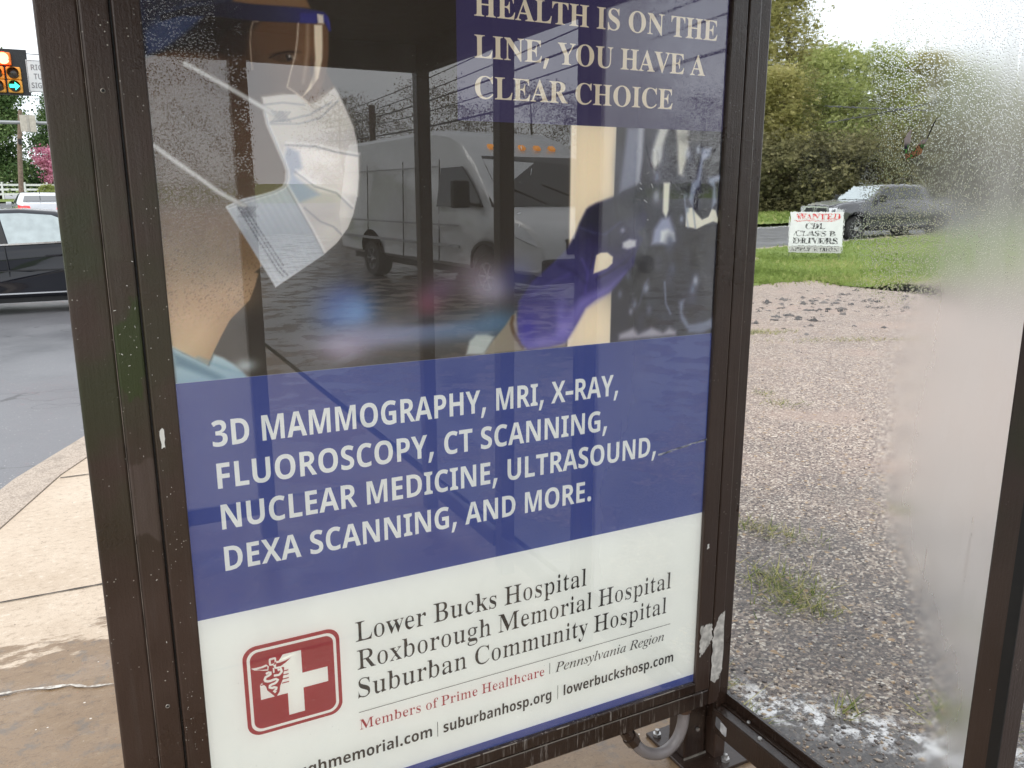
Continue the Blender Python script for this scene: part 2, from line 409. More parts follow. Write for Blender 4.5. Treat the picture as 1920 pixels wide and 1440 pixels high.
# sidewalk slab between the kerb and the lot
SIN = [(1.42,-40), (1.42,-6), (1.42,-2), (1.42,-.6), (1.42,0), (1.44,.5), (1.5,1.2), (1.9,2.4), (3.2,4.6), (5.6,7.3), (9.5,10.6), (12.4,12.5), (14.6,13.9), (15.3,14.8), (15.4,15.4), (15.45,15.8), (15.5,16.1)]
sin_ = interp(chaikin(SIN, 2), 170)
kw = interp([p for p in kin if p[0] <= 15.45], 170)
sheet('sidewalk', [offs(kw, -.004), blend(kw, sin_, .35), blend(kw, sin_, .7), sin_], 0, M_conc)
# gravel lot, one sheet
xs = np.linspace(1.40, 34, 60); ys = np.linspace(-34, 13.2, 70)
GE = [(1.5,1.2), (3.0,4.0), (6.5,7.2), (9.9,9.2), (10.7,9.45), (11.3,9.38), (12.2,9.7), (12.6,9.2), (11.25,8.62), (11.4,8.1), (12.8,8.4), (14.5,8.6), (20,8.9), (34,9.2)]
ge = interp(GE, 150)
low = interp([(1.40,-34), (4,-34), (34,-34)], 150)
low = [(a[0]*.0 + (1.40 + (34-1.40)*k/149), -34) for k, a in enumerate(low)]
gmid = [(lx + (gx_-lx)*.7, -3 + .25*gy_) for (lx, _), (gx_, gy_) in zip(low, ge)]
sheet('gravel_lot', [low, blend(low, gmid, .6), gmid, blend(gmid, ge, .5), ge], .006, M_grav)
sheet('rear_pavement', [interp([(1.4,-27), (70,-27)], 30), interp([(1.4,-48), (70,-48)], 30), interp([(1.4,-75), (70,-75)], 30)], .03, M_asph)
# lawn strip between lot and road: from the ragged gravel edge to the kerb
lk = interp([(1.5,1.3), (3.2,4.6), (5.6,7.3), (9.5,10.6), (14.6,13.9), (15.5,16.1), (20.5,17.2), (27,18.25), (42,20.55), (60,23)], 150)
le = [(x, y-.05) for x, y in interp(GE + [(45,10), (60,11)], 150)]
sheet('lawn', [le, blend(le, lk, .3), blend(le, lk, .65), lk], .012, M_lawn)
# verge on the far side of the cross street
vf = interp([(3.2,25.2), (9,25.6), (15,26), (20,27), (27,28), (42,30), (80,36), (160,47)], 60)
vb = interp([(3.2,140), (30,140), (60,140), (80,140), (100,140), (130,130), (160,110), (200,90)], 60)
vrows = [vf] + [blend(vf, vb, u) for u in (.04, .1, .2, .35, .6, 1)]
sheet('far_lawn', vrows, -.06, M_field)
# pale cement edging with a painted white line along the far side of the road
sheet('road_edge_line', [offs(far[60:], -.9), offs(far[60:], -.75)], -.1, pmat('road_paint', (.62,.62,.60), .6, var=.25))
# tooled joints and a wet, foamy seam in the slab: thin strips lying on the concrete
M_joint = pmat('dirty_joint', (.055,.045,.036), .8)
def strip(name, pts, w, z, mat, jit=0):
    rnd = random.Random(5); a = []; b = []
    p = interp(pts, 60); l = offs(p, w/2); r = offs(p, -w/2)
    for i in range(len(p)):
        k = 1 + jit*(rnd.random()-.5)*2
        a.append((p[i][0]+(l[i][0]-p[i][0])*k, p[i][1]+(l[i][1]-p[i][1])*k)); b.append((p[i][0]+(r[i][0]-p[i][0])*k, p[i][1]+(r[i][1]-p[i][1])*k))
    return sheet(name, [a, b], z, mat)
for jy in (1.92, 3.42, .42, -1.08, -2.58):
    xl = [x for x, y in kin if abs(y-jy) < .3]
    strip('sidewalk_joint', [(sum(xl)/len(xl) if xl else -.9, jy+.01), (1.0, jy-.02)], .010, .004, M_joint, .3)
strip('sidewalk_joint', [(x+.05, y-.02) for x, y in kin[40:120]], .012, .0045, M_joint, .4)
M_foam = NT('wet_seam'); v_ = M_foam.world(); 
M_foam = M_foam.set(col=M_foam.ramp(M_foam.noise(v_, 60, 3), [(.38, (.30,.25,.20)), (.62, (.68,.64,.57))]), rough=.3)
strip('wet_seam', [(-.9,1.33), (-.62,1.27), (-.49,1.232), (-.42,1.228), (-.345,1.20), (-.30,1.195), (-.25,1.155), (-.173,1.135), (-.05,1.12), (.25,1.05), (.8,.98)], .011, .005, M_foam, .75)

# ------------------------------------------------------------------ loose stones, lumps of broken asphalt, weeds
rng = np.random.default_rng(3)
def stones(name, P, S, mat, flat=.55, seed=1):
    r = np.random.default_rng(seed)
    base = np.array([(1,0,0),(-1,0,0),(0,1,0),(0,-1,0),(0,0,1),(0,0,-1)], float)
    ft = np.array([(0,2,4),(2,1,4),(1,3,4),(3,0,4),(2,0,5),(1,2,5),(3,1,5),(0,3,5)])
    n = len(P); V = np.zeros((n, 6, 3)); a = r.uniform(0, 6.28, n)
    B = base[None]*(.6+.8*r.random((n,6,1)))
    B = B + r.normal(0, .18, B.shape)
    B[:,:,2] *= flat
    ca, sa = np.cos(a)[:,None], np.sin(a)[:,None]
    V[:,:,0] = (B[:,:,0]*ca - B[:,:,1]*sa)*S[:,None]; V[:,:,1] = (B[:,:,0]*sa + B[:,:,1]*ca)*S[:,None]; V[:,:,2] = B[:,:,2]*S[:,None]
    V += P[:,None,:]
    Fc = (ft[None] + (np.arange(n)*6)[:,None,None]).reshape(-1, 3)
    tone = np.repeat(r.random(n), 6)
    return np_obj(name, V.reshape(-1,3), Fc, mat, tone=tone)
def tonemat(name, stops, rough=.7, spec=.4, trans=0):
    t = NT(name); a = t.new('ShaderNodeAttribute'); a.attribute_name = 'tone'
    c = t.ramp(a.outputs['Fac'], stops); t.set(col=c, rough=rough, spec=spec)
    if trans:
        tr = t.new('ShaderNodeBsdfTranslucent'); t.L(c, tr.inputs['Color']); ms = t.new('ShaderNodeMixShader'); ms.inputs[0].default_value = trans
        t.L(t.p.outputs[0], ms.inputs[1]); t.L(tr.outputs[0], ms.inputs[2]); t.L(ms.outputs[0], t.out.inputs['Surface'])
    return t.m
M_stone = tonemat('pebble_mix', [(0,(.05,.045,.045)), (.3,(.17,.135,.12)), (.55,(.32,.25,.205)), (.8,(.47,.375,.285)), (.95,(.46,.32,.19)), (1,(.72,.69,.63))], .5)
n = 30000
d = rng.random(n)**1.25*9.5 + .05
ang = rng.uniform(R(-28), R(100), n)
px = 1.42 + d*np.abs(np.cos(ang)); py = -.5 + d*np.sin(ang)*.95 + .0
ok = (px+py < 18) & (py < 8.6) & (py > -2.2) & (py < px*1.02+.4) & (px > 1.45)
px, py = px[ok], py[ok]; n = len(px)
S = .0018 + .0068*rng.random(n)**4
P = np.stack([px, py, S*.1 + .006], 1)
tag(stones('gravel', P, S, M_stone), kind='stuff')
M_lump = tonemat('broken_asphalt', [(0,(.045,.043,.043)), (1,(.17,.155,.145))], .6)
n = 480
c0 = rng.integers(0, 5, n); cen = np.array([(9.5,6.9), (9.3,6.3), (8.2,7.1), (7.6,6.0), (10.2,7.1)])[c0]
P = np.concatenate([cen + rng.normal(0, 1, (n,2))*np.array([.55,.5]), np.full((n,1), .0)], 1)
S = .014 + .062*rng.random(n)**3
tag(stones('asphalt_rubble', P, S, M_lump, .5, 7), kind='stuff')

def blades(name, P, H, mat, seed=0, wid=.12, lean=.5, tone=None):
    r = np.random.default_rng(seed); n = len(P); a = r.uniform(0, 6.28, n); l = r.normal(0, lean, (n,2))
    w = H*wid
    V = np.zeros((n, 3, 3)); dx, dy = np.cos(a)*w/2, np.sin(a)*w/2
    V[:,0] = P; V[:,0,0] -= dx; V[:,0,1] -= dy; V[:,1] = P; V[:,1,0] += dx; V[:,1,1] += dy
    V[:,2] = P; V[:,2,0] += l[:,0]*H; V[:,2,1] += l[:,1]*H; V[:,2,2] += H*(.6+.5*r.random(n))
    Fc = np.arange(n*3).reshape(n, 3)
    tt = np.repeat(r.random(n) if tone is None else tone, 3)
    return np_obj(name, V.reshape(-1,3), Fc, mat, tone=tt)
M_grass = tonemat('grass_blades', [(0,(.10,.15,.035)), (.5,(.22,.29,.075)), (.85,(.32,.40,.12)), (1,(.48,.45,.21))], .8, .2, .35)
M_weed = tonemat('weed_blades', [(0,(.09,.14,.03)), (.4,(.22,.26,.07)), (.7,(.40,.38,.14)), (1,(.56,.48,.26))], .8, .2, .3)
# near lawn blades
u = rng.random(70000); k = rng.integers(28, 148, 70000); f = rng.random(70000)
A_ = np.array(le); B_ = np.array(lk)
q = A_[k]*(1-f[:,None]) + A_[np.minimum(k+1,149)]*f[:,None]; q2 = B_[k]*(1-f[:,None]) + B_[np.minimum(k+1,149)]*f[:,None]
Pxy = q + (q2-q)*(u[:,None]**1.3)
spill = rng.random(len(Pxy)) < .22; Pxy[spill] += rng.normal(0, .35, (spill.sum(), 2)) + np.array([.05, -.22])
dist = np.hypot(Pxy[:,0], Pxy[:,1]); keep = dist < 30
Pxy = Pxy[keep]; n = len(Pxy)
hz = np.array([h(x, y) for x, y in Pxy])
tone = np.clip(.5 + .35*np.sin(Pxy[:,0]*.9+1.3*np.sin(Pxy[:,1]*.7))*np.cos(Pxy[:,1]*1.1) + rng.normal(0,.2,n), 0, 1)
tag(blades('grass', np.concatenate([Pxy, hz[:,None]], 1), .05+.09*rng.random(n), M_grass, 2, .22, .45, tone), kind='stuff')
# far verge blades (coarser)
n = 26000
Pxy = np.stack([rng.uniform(6, 62, n), rng.uniform(25.5, 50, n)], 1)
yr = np.interp(Pxy[:,0], [p[0] for p in vf], [p[1] for p in vf]); Pxy = Pxy[(Pxy[:,1] > yr+.2)]; n = len(Pxy)
hz = np.array([h(x, y) for x, y in Pxy])-.06
tag(blades('verge_grass', np.concatenate([Pxy, hz[:,None]], 1), .10+.14*rng.random(n), M_grass, 5, .5, .5), kind='stuff')
# weeds in the lot
P = []
def patch(cx, cy, rx, ry, n, ang=0):
    e = rng.normal(0, 1, (n,2))*np.array([rx,ry])*.5; ca, sa = math.cos(ang), math.sin(ang)
    P.append(np.stack([cx + e[:,0]*ca - e[:,1]*sa, cy + e[:,0]*sa + e[:,1]*ca], 1))
patch(2.17,.60,.19,.13,420,.2); patch(2.20,.74,.13,.10,200); patch(2.16,.47,.09,.08,110); patch(2.52,1.12,.10,.22,260,.4); patch(2.35,1.35,.06,.25,200,.8)
patch(2.02,-.20,.14,.11,260); patch(1.75,-.02,.05,.05,40); patch(1.52,.28,.06,.05,70); patch(1.48,.10,.03,.09,60)
patch(6.45,5.42,.35,.12,300,.1); patch(6.65,5.3,.3,.1,200); patch(7.05,4.55,.9,.14,420,-.4); patch(4.34,2.83,.14,.1,90); patch(4.45,3.15,.1,.1,70)
patch(1.33,.16,.05,.03,60); patch(2.6,.1,.12,.1,90); patch(3.3,1.0,.15,.1,60)
PP = np.concatenate(P); n = len(PP)
tag(blades('weeds', np.concatenate([PP, np.full((n,1),.004)], 1), .016+.036*rng.random(n), M_weed, 9, .11, 1.0), kind='stuff')

# ------------------------------------------------------------------ lettering (glyph outlines in 1/1000 em)
G = {
'B,':(216,'14 -117 43 -4 65 105 159 105 166 95 129 -10 80 -117'),
'BA':(437,'-9 0 -9 18 9 21 24 30 36 47 49 75 206 466 224 465 384 87 411 34 425 22 443 18 443 0 229 0 229 18 270 25 283 46 273 81 253 132 103 132 79 71 76 59 75 48 87 26 124 18 128 18 128 0/113 161 242 161 177 319'),
'BB':(443,'16 0 16 17 45 22 62 32 72 51 75 82 75 369 69 412 62 425 51 433 15 439 15 455 220 455 297 449 352 429 385 396 396 351 389 313 369 283 335 261 287 247 344 231 385 206 410 173 418 132 407 76 371 35 314 9 238 0/182 252 188 252 234 257 263 272 279 301 285 345 281 385 269 412 248 428 216 434 198 432 188 425 182 391/222 24 259 30 283 49 296 81 301 128 295 176 277 208 245 225 197 231 182 231 182 65 184 46 190 33 202 26'),
'BC':(468,'257 -11 193 -3 137 20 91 56 56 104 34 162 26 228 34 294 56 351 92 399 139 435 195 458 259 465 309 459 367 440 388 435 408 443 419 465 437 465 437 308 420 308 392 364 356 407 313 434 265 443 212 430 174 389 151 321 144 226 152 138 177 74 219 36 278 24 318 29 358 45 395 71 428 106 447 89 409 45 365 14 314 -5'),
'BD':(496,'20 0 20 17 47 21 63 30 71 46 74 75 74 374 71 407 61 426 43 435 15 439 15 455 222 455 328 441 405 396 452 325 468 228 453 128 408 57 333 14 228 0/222 24 279 37 319 75 343 139 351 229 343 318 319 382 279 420 223 433 202 431 190 423 184 409 182 385 182 72 184 48 190 34 202 27'),
'BE':(442,'14 0 14 17 44 20 62 30 72 48 75 78 75 369 72 405 62 425 44 435 16 439 16 455 399 455 399 320 383 320 369 373 340 406 295 424 232 430 200 428 191 424 186 417 183 388 183 246 193 246 232 252 259 269 277 300 288 345 304 345 304 118 287 118 282 154 273 181 259 201 241 213 216 220 185 222 183 222 183 67 185 47 192 35 206 29 230 28 276 30 313 39 345 53 371 75 393 105 411 143 430 143 402 0'),
'BH':(523,'15 0 15 17 45 22 62 32 72 50 75 81 75 379 71 406 62 424 44 434 16 439 16 455 242 455 242 439 204 432 193 425 187 415 182 379 182 251 342 251 342 379 337 415 331 425 320 432 282 439 282 455 507 455 507 439 478 434 461 424 452 407 449 379 449 81 452 52 461 33 478 22 507 17 507 0 282 0 282 17 311 21 329 31 339 49 342 81 342 221 182 221 182 81 185 50 194 32 212 22 242 17 242 0'),
'BI':(261,'13 0 13 17 42 23 61 32 72 49 75 75 75 387 72 412 63 427 45 435 13 439 13 455 244 455 244 439 214 435 196 427 186 412 183 387 183 77 187 44 194 34 206 26 246 17 246 0'),
'BL':(426,'15 0 15 17 45 22 62 32 72 50 75 81 75 379 71 407 62 425 44 434 16 439 16 455 250 455 250 439 208 434 196 427 188 416 182 379 182 83 185 47 191 37 200 31 234 28 278 31 315 40 345 56 370 80 391 112 409 154 427 154 402 0'),
'BN':(494,'403 -11 107 350 107 79 110 49 119 31 136 21 167 17 167 0 18 0 18 17 54 23 65 30 71 41 76 79 76 388 36 433 18 439 18 455 156 455 391 169 391 377 386 414 379 425 369 431 331 439 331 455 480 455 480 439 450 434 433 425 425 407 422 377 422 -11'),
'BO':(525,'261 -11 213 -6 169 7 129 29 94 58 66 93 45 134 32 179 28 228 32 276 45 321 66 362 95 397 130 426 170 448 216 462 265 466 313 462 357 448 397 427 431 399 459 364 481 323 494 277 498 228 494 179 481 134 459 93 430 58 395 29 355 7 310 -6/265 12 315 26 351 66 372 133 379 228 371 321 348 389 310 430 260 443 210 430 174 389 152 322 145 228 153 135 177 67 215 26'),
'BP':(418,'15 0 15 17 45 22 62 32 72 50 75 81 75 379 71 406 62 424 44 434 16 439 16 455 214 455 287 452 336 440 366 422 390 398 404 367 409 332 398 280 367 240 314 214 242 206 182 206 182 81 185 50 194 32 212 22 242 17 242 0/182 230 201 230 244 235 272 253 287 283 292 329 288 375 275 406 252 425 216 431 199 429 189 424 184 414 182 398'),
'BR':(473,'15 0 15 17 45 22 62 32 72 50 75 81 75 379 71 406 62 424 44 434 16 439 16 455 217 455 305 448 367 426 405 388 417 334 411 296 392 265 360 241 315 224 432 50 452 26 463 19 478 17 480 17 480 0 338 0 201 212 182 212 182 81 185 50 194 32 212 22 242 17 242 0/182 234 203 234 249 240 280 258 298 290 304 336 299 378 284 407 259 425 224 431 202 429 190 422 184 409 182 385'),
'BS':(390,'43 -11 43 158 62 158 83 94 111 50 149 24 197 15 231 20 257 36 273 60 279 89 265 129 225 160 163 191 112 221 77 253 56 289 50 332 54 370 67 403 88 429 115 449 148 462 185 466 229 461 282 448 291 446 300 445 313 450 320 466 339 466 339 319 322 319 310 354 293 385 272 410 248 429 222 441 194 445 163 440 140 426 125 406 120 380 124 356 137 336 159 319 189 303 253 273 290 253 317 233 337 211 350 188 357 162 359 133 354 93 339 58 314 29 281 8 240 -6 192 -10 158 -8 126 1 98 9 85 12 69 7 61 -11'),
'BT':(423,'92 0 92 17 123 21 142 31 152 50 156 81 156 433 149 433 102 426 65 403 41 367 29 318 11 318 11 455 410 455 410 317 394 317 381 368 357 404 319 426 269 433 263 433 263 81 267 49 276 30 296 21 328 17 328 0'),
'BU':(492,'248 -13 168 -2 114 29 83 81 73 155 73 379 70 406 61 424 43 434 15 439 15 455 240 455 240 439 202 432 192 425 185 415 181 379 181 140 186 88 203 51 232 29 275 22 326 31 363 56 385 99 392 159 392 378 389 406 379 423 360 433 328 439 328 455 474 455 474 439 448 432 433 421 425 404 422 378 422 181 412 92 380 32 325 -2'),
'BV':(428,'212 -13 44 381 22 420 8 432 -14 439 -14 455 211 455 211 439 166 432 156 423 152 410 161 378 259 143 348 377 355 409 351 423 342 432 299 439 299 455 442 455 442 439 423 436 408 427 395 411 382 383 230 -13'),
'BW':(611,'171 -11 32 393 15 427 3 435 -15 439 -15 455 181 455 181 439 150 432 143 423 140 410 148 373 223 153 301 353 286 399 278 418 267 429 229 439 229 455 439 455 439 439 404 432 393 412 399 386 474 166 541 369 549 406 546 421 538 430 503 439 503 455 624 455 624 439 607 433 594 421 575 379 446 -11 428 -11 316 309 190 -11'),
'BY':(426,'101 0 101 17 131 22 148 32 157 50 161 81 161 179 46 387 29 414 14 429 1 435 -13 438 -13 455 207 455 207 438 195 438 167 432 158 425 156 416 164 392 248 226 333 366 345 389 349 408 336 430 298 438 295 438 295 455 439 455 439 438 423 434 409 424 383 392 268 203 268 81 271 50 280 32 298 22 328 17 328 0'),
'RB':(443,'16 0 25 17 55 22 79 32 90 51 94 82 94 369 88 412 78 425 61 433 24 439 15 455 220 455 297 449 339 429 367 396 377 351 371 313 353 283 323 261 298 247 333 231 370 206 392 173 399 132 389 76 356 35 305 9 238 0/163 252 188 252 243 257 278 272 298 301 304 345 300 385 286 412 260 428 216 434 187 432 169 425 163 391/222 24 270 30 300 49 315 81 320 128 314 176 293 208 255 225 197 231 163 231 163 65 165 46 174 33 192 26'),
'RC':(468,'257 -11 203 -3 151 20 107 56 74 104 52 162 45 228 52 294 74 351 107 399 152 435 205 458 259 465 300 459 358 440 388 435 413 443 428 465 425 465 433 308 423 308 401 364 369 407 325 434 265 443 201 430 157 389 132 321 125 226 133 138 160 74 207 36 278 24 325 29 365 45 401 71 435 106 440 89 401 45 352 14 305 -5'),
'RH':(523,'15 0 30 17 55 22 79 32 90 50 94 81 94 379 90 406 78 424 55 434 31 439 16 455 242 455 228 439 194 432 178 425 168 415 163 379 167 251 357 251 361 379 356 415 347 425 330 432 296 439 282 455 507 455 492 439 468 434 445 424 433 407 430 379 430 81 434 52 445 33 468 22 492 17 507 0 282 0 297 17 321 21 345 31 357 49 361 81 357 221 167 221 163 81 166 50 178 32 202 22 227 17 242 0'),
'RL':(426,'15 0 24 17 51 22 79 32 90 50 94 81 94 379 90 407 78 425 55 434 31 439 16 455 250 455 237 439 200 434 180 427 169 416 163 379 163 83 167 47 174 37 191 31 234 28 278 31 326 40 355 56 378 80 396 112 419 154 408 154 395 0'),
'RM':(634,'14 0 29 17 53 22 71 32 79 50 81 79 81 382 89 416 79 426 62 432 28 439 15 455 175 455 317 142 459 455 617 455 602 439 579 433 556 423 545 405 541 378 541 85 546 43 555 31 572 23 602 17 617 0 396 0 410 17 443 25 460 32 469 44 474 83 467 399 285 0 273 0 101 389 99 80 101 48 109 30 130 20 155 17 169 0'),
'RP':(418,'15 0 30 17 55 22 79 32 90 50 94 81 94 379 90 406 78 424 51 434 25 439 16 455 214 455 287 452 329 440 351 422 372 398 386 367 390 332 380 280 352 240 304 214 242 206 164 206 163 81 166 50 178 32 202 22 227 17 242 0/163 230 201 230 254 235 288 253 306 283 311 329 307 375 292 406 264 425 216 431 190 429 173 424 165 414 163 398'),
'RR':(473,'15 0 30 17 55 22 79 32 90 50 94 81 94 379 90 406 78 424 55 434 25 439 16 455 217 455 305 448 354 426 387 388 398 334 392 296 375 265 347 241 297 224 415 50 436 26 453 19 478 17 461 17 480 0 353 0 219 212 163 212 163 81 166 50 178 32 202 22 227 17 242 0/163 234 203 234 259 240 296 258 316 290 323 336 317 378 300 407 271 425 224 431 193 429 173 422 165 409 163 385'),
'RS':(390,'47 -11 62 158 52 158 75 94 100 50 138 24 197 15 239 20 267 36 286 60 293 89 282 129 239 160 176 191 126 221 94 253 75 289 68 332 67 370 78 403 97 429 128 449 155 462 185 466 229 461 273 448 291 446 300 445 318 450 329 466 328 466 336 319 325 319 316 354 302 385 284 410 261 429 232 441 194 445 157 440 131 426 114 406 107 380 110 356 122 336 145 319 176 303 241 273 276 253 302 233 320 211 332 188 338 162 340 133 339 93 327 58 303 29 268 8 240 -6 192 -10 158 -8 136 1 108 9 85 12 65 7 58 -11'),
'Ra':(344,'255 -10 229 1 200 35 139 2 95 -9 71 -4 56 11 44 34 39 63 48 104 74 136 127 164 214 190 217 241 212 266 201 282 181 292 148 296 108 290 93 274 99 257 105 231 104 215 100 202 91 194 77 191 63 194 56 203 52 218 50 236 52 259 59 278 80 295 106 308 126 316 162 318 214 312 248 292 268 259 274 210 274 62 277 40 304 34 318 42 312 28 284 -1/151 34 188 41 217 63 217 169 156 157 126 139 107 114 100 84 109 46'),
'Rb':(361,'54 -11 62 388 60 414 54 428 38 436 24 439 8 455 128 455 146 279 187 308 221 318 248 313 269 299 291 276 308 245 319 208 323 166 318 118 307 75 287 40 256 13 226 -4 192 -10 160 -1 105 28 45 -11/183 14 223 23 246 49 259 95 264 160 260 213 248 251 226 273 184 280 158 277 140 270 127 257 119 242 119 69 142 28'),
'Rc':(293,'156 -10 126 -5 101 11 75 35 56 68 43 106 38 150 42 196 54 237 75 271 109 297 142 313 175 319 209 314 235 298 257 275 261 245 261 228 256 215 250 207 236 204 217 216 212 251 212 261 212 271 201 290 169 297 136 290 115 269 101 235 94 187 100 123 120 76 153 48 204 38 243 47 277 72 280 60 214 8'),
'Re':(301,'154 -10 123 -5 99 10 74 35 55 69 43 109 38 157 42 201 54 240 71 273 101 298 127 313 157 318 197 309 239 280 260 234 264 173 283 166 106 166 104 112 121 73 151 50 199 42 241 53 277 86 279 73 214 11/116 192 209 192 217 215 212 252 204 277 188 292 153 297 115 274 98 203'),
'Rf':(214,'15 0 30 16 53 22 68 35 71 73 71 277 32 277 22 310 69 310 71 353 78 400 97 436 133 457 174 465 204 460 225 446 246 425 248 400 246 381 242 367 235 358 224 355 211 358 204 365 201 376 200 391 206 420 207 426 208 433 200 441 180 443 153 440 139 430 130 390 131 310 195 310 190 277 129 277 129 65 132 40 142 26 164 18 185 16 199 0'),
'Rg':(327,'146 -140 89 -136 61 -122 35 -100 26 -75 37 -46 87 -26 52 -1 42 30 45 54 52 74 73 92 120 110 56 150 40 212 44 242 54 268 72 289 100 305 120 315 157 318 196 315 233 304 306 304 302 268 255 268 269 237 273 203 270 176 261 151 245 131 221 116 196 106 172 103 157 103 142 104 121 102 106 94 95 84 89 71 99 55 141 49 175 49 223 47 249 40 271 29 285 13 294 -9 299 -37 296 -80 263 -113 210 -133/157 124 189 130 206 146 215 173 218 211 213 249 208 276 191 292 157 297 127 292 109 276 99 249 96 211 100 173 110 146 128 130/161 -116 205 -113 243 -104 264 -88 272 -66 269 -51 258 -41 231 -36 205 -34 97 -34 69 -52 62 -73 68 -89 85 -103 122 -113'),
'Rh':(381,'18 0 35 16 46 19 62 26 69 37 71 56 71 399 69 417 63 429 47 437 35 440 19 455 137 455 156 267 204 305 243 318 273 312 292 292 306 258 311 212 311 56 313 38 320 26 336 19 347 16 363 0 202 0 221 16 218 16 245 26 254 56 254 217 248 258 232 268 203 271 159 262 129 235 129 56 136 26 153 19 163 16 180 0'),
'Ri':(198,'101 362 86 366 77 376 72 393 69 412 72 432 77 449 86 460 101 463 116 460 125 449 129 432 132 412 129 393 124 376 115 366/18 0 35 16 46 19 62 26 69 37 71 56 71 252 65 285 48 291 37 293 21 310 138 310 129 56 136 26 152 19 163 16 180 0'),
'Rk':(359,'17 0 34 16 46 19 62 26 69 38 71 56 71 398 65 429 49 436 37 439 21 455 137 455 166 169 233 248 247 264 255 278 247 290 209 293 224 293 206 310 345 310 331 293 299 284 269 260 216 209 329 34 346 21 359 16 376 0 211 0 229 16 217 16 248 20 258 32 249 49 179 147 129 134 129 56 136 26 152 19 163 16 180 0'),
'Rl':(199,'18 0 35 16 46 19 62 26 69 37 71 56 71 398 65 429 49 436 36 439 20 455 137 455 129 56 136 26 152 19 163 16 180 0'),
'Rm':(554,'18 0 35 16 46 19 62 26 69 37 71 56 71 253 64 284 47 291 35 294 19 310 140 310 146 265 202 305 237 318 278 304 320 261 378 304 418 318 448 312 465 292 480 258 485 212 485 56 492 26 508 19 519 16 536 0 377 0 394 16 405 19 421 26 428 56 428 217 422 258 407 268 377 271 345 263 305 237 306 56 313 26 329 19 339 16 356 0 199 0 216 16 227 19 243 26 250 56 250 217 244 258 229 268 199 271 156 262 128 235 128 56 134 27 150 19 161 16 177 0'),
'Rn':(381,'18 0 35 16 46 19 62 26 69 37 71 56 71 253 64 284 47 291 35 294 19 310 141 310 148 267 203 306 243 318 273 312 292 292 306 258 311 212 311 56 313 38 320 26 336 19 347 16 363 0 202 0 221 16 218 16 245 26 254 56 254 217 248 258 232 268 203 271 159 262 129 235 129 56 136 26 153 19 163 16 180 0'),
'Ro':(336,'169 -10 135 -5 102 11 72 37 54 70 42 110 38 154 42 199 54 239 72 272 101 297 135 313 168 318 201 313 235 298 263 273 282 240 294 200 298 154 294 108 282 69 263 36 232 11 201 -5/169 11 202 18 222 39 234 81 239 154 234 227 221 271 201 292 169 299 135 292 115 271 103 227 98 154 102 82 115 39 135 18'),
'Rp':(371,'17 -139 33 -124 55 -117 69 -101 71 -64 71 243 69 269 64 283 49 291 36 295 19 310 136 310 143 263 194 305 230 319 258 314 278 298 300 274 317 241 327 203 331 160 327 113 317 72 299 38 276 12 255 -5 227 -10 195 1 154 32 129 -58 133 -99 141 -110 157 -118 183 -123 197 -139/195 28 236 36 256 59 268 99 272 154 269 208 258 248 239 270 199 278 167 267 129 235 129 69 152 38'),
'Rr':(287,'18 0 35 16 46 19 62 26 69 37 71 56 71 252 70 273 63 285 47 291 37 293 21 310 138 310 151 252 181 280 201 301 216 314 233 318 253 315 261 304 268 287 270 266 271 248 268 234 261 225 248 222 236 224 230 231 221 250 211 257 189 260 171 255 144 241 134 220 130 192 130 56 133 37 144 25 164 19 182 16 197 0'),
'Rs':(288,'151 -10 127 -6 97 6 73 9 56 4 49 -9 39 -9 54 105 43 105 60 68 78 39 102 21 140 15 169 18 188 27 199 40 204 58 196 84 169 105 120 130 91 148 71 169 60 193 56 220 56 259 75 291 108 312 141 319 166 316 189 308 206 306 213 305 226 308 238 319 232 319 241 222 231 222 220 254 204 277 183 291 149 296 123 294 107 286 97 274 93 259 95 244 103 232 133 212 178 189 206 172 224 151 235 127 240 95 238 51 217 18 185 -3'),
'Rt':(228,'124 -9 95 -4 82 10 71 36 67 71 67 279 35 279 37 300 98 369 138 424 133 424 127 310 199 310 195 279 126 279 125 82 131 51 143 43 168 40 193 49 214 75 218 66 167 9'),
'Ru':(375,'131 -10 101 -3 82 17 69 51 65 97 65 248 58 282 41 291 28 294 11 310 131 310 123 74 126 58 134 46 150 38 177 36 218 43 247 66 247 248 245 269 238 283 220 291 205 294 189 310 313 310 305 70 307 51 315 39 331 33 344 30 349 13 300 7 236 -10 222 40 194 19 173 3 155 -7'),
'Rw':(435,'126 -10 35 265 22 284 7 293 -11 310 138 310 122 293 105 289 95 276 97 266 101 253 167 127 230 235 219 266 205 288 184 295 168 310 323 310 307 293 288 288 277 276 277 269 279 262 336 141 388 256 394 275 387 289 371 295 356 310 445 310 429 295 424 292 417 284 406 258 301 -10 292 -10 223 197 136 -10'),
'Rx':(319,'5 0 21 15 42 29 68 56 142 136 60 263 39 285 21 293 4 310 169 310 153 294 135 291 121 280 131 260 183 206 230 257 243 279 243 286 234 290 216 294 201 310 311 310 295 296 275 283 248 254 179 184 274 36 288 21 302 15 319 0 155 0 170 16 190 19 204 30 191 59 138 114 92 61 76 34 81 20 114 15 99 15 118 0'),
'Ry':(300,'52 -140 35 -137 25 -125 16 -107 9 -84 11 -67 15 -53 23 -43 36 -40 48 -42 55 -49 58 -61 59 -76 58 -81 58 -87 63 -96 86 -99 104 -92 119 -74 134 -44 146 -5 55 251 42 275 30 287 13 293 -5 310 162 310 147 293 126 289 112 284 109 275 111 267 115 257 185 119 236 241 242 260 245 274 244 284 235 289 218 293 203 310 300 310 282 293 278 290 269 281 254 242 157 -24 122 -96 97 -117 85 -131 72 -138'),
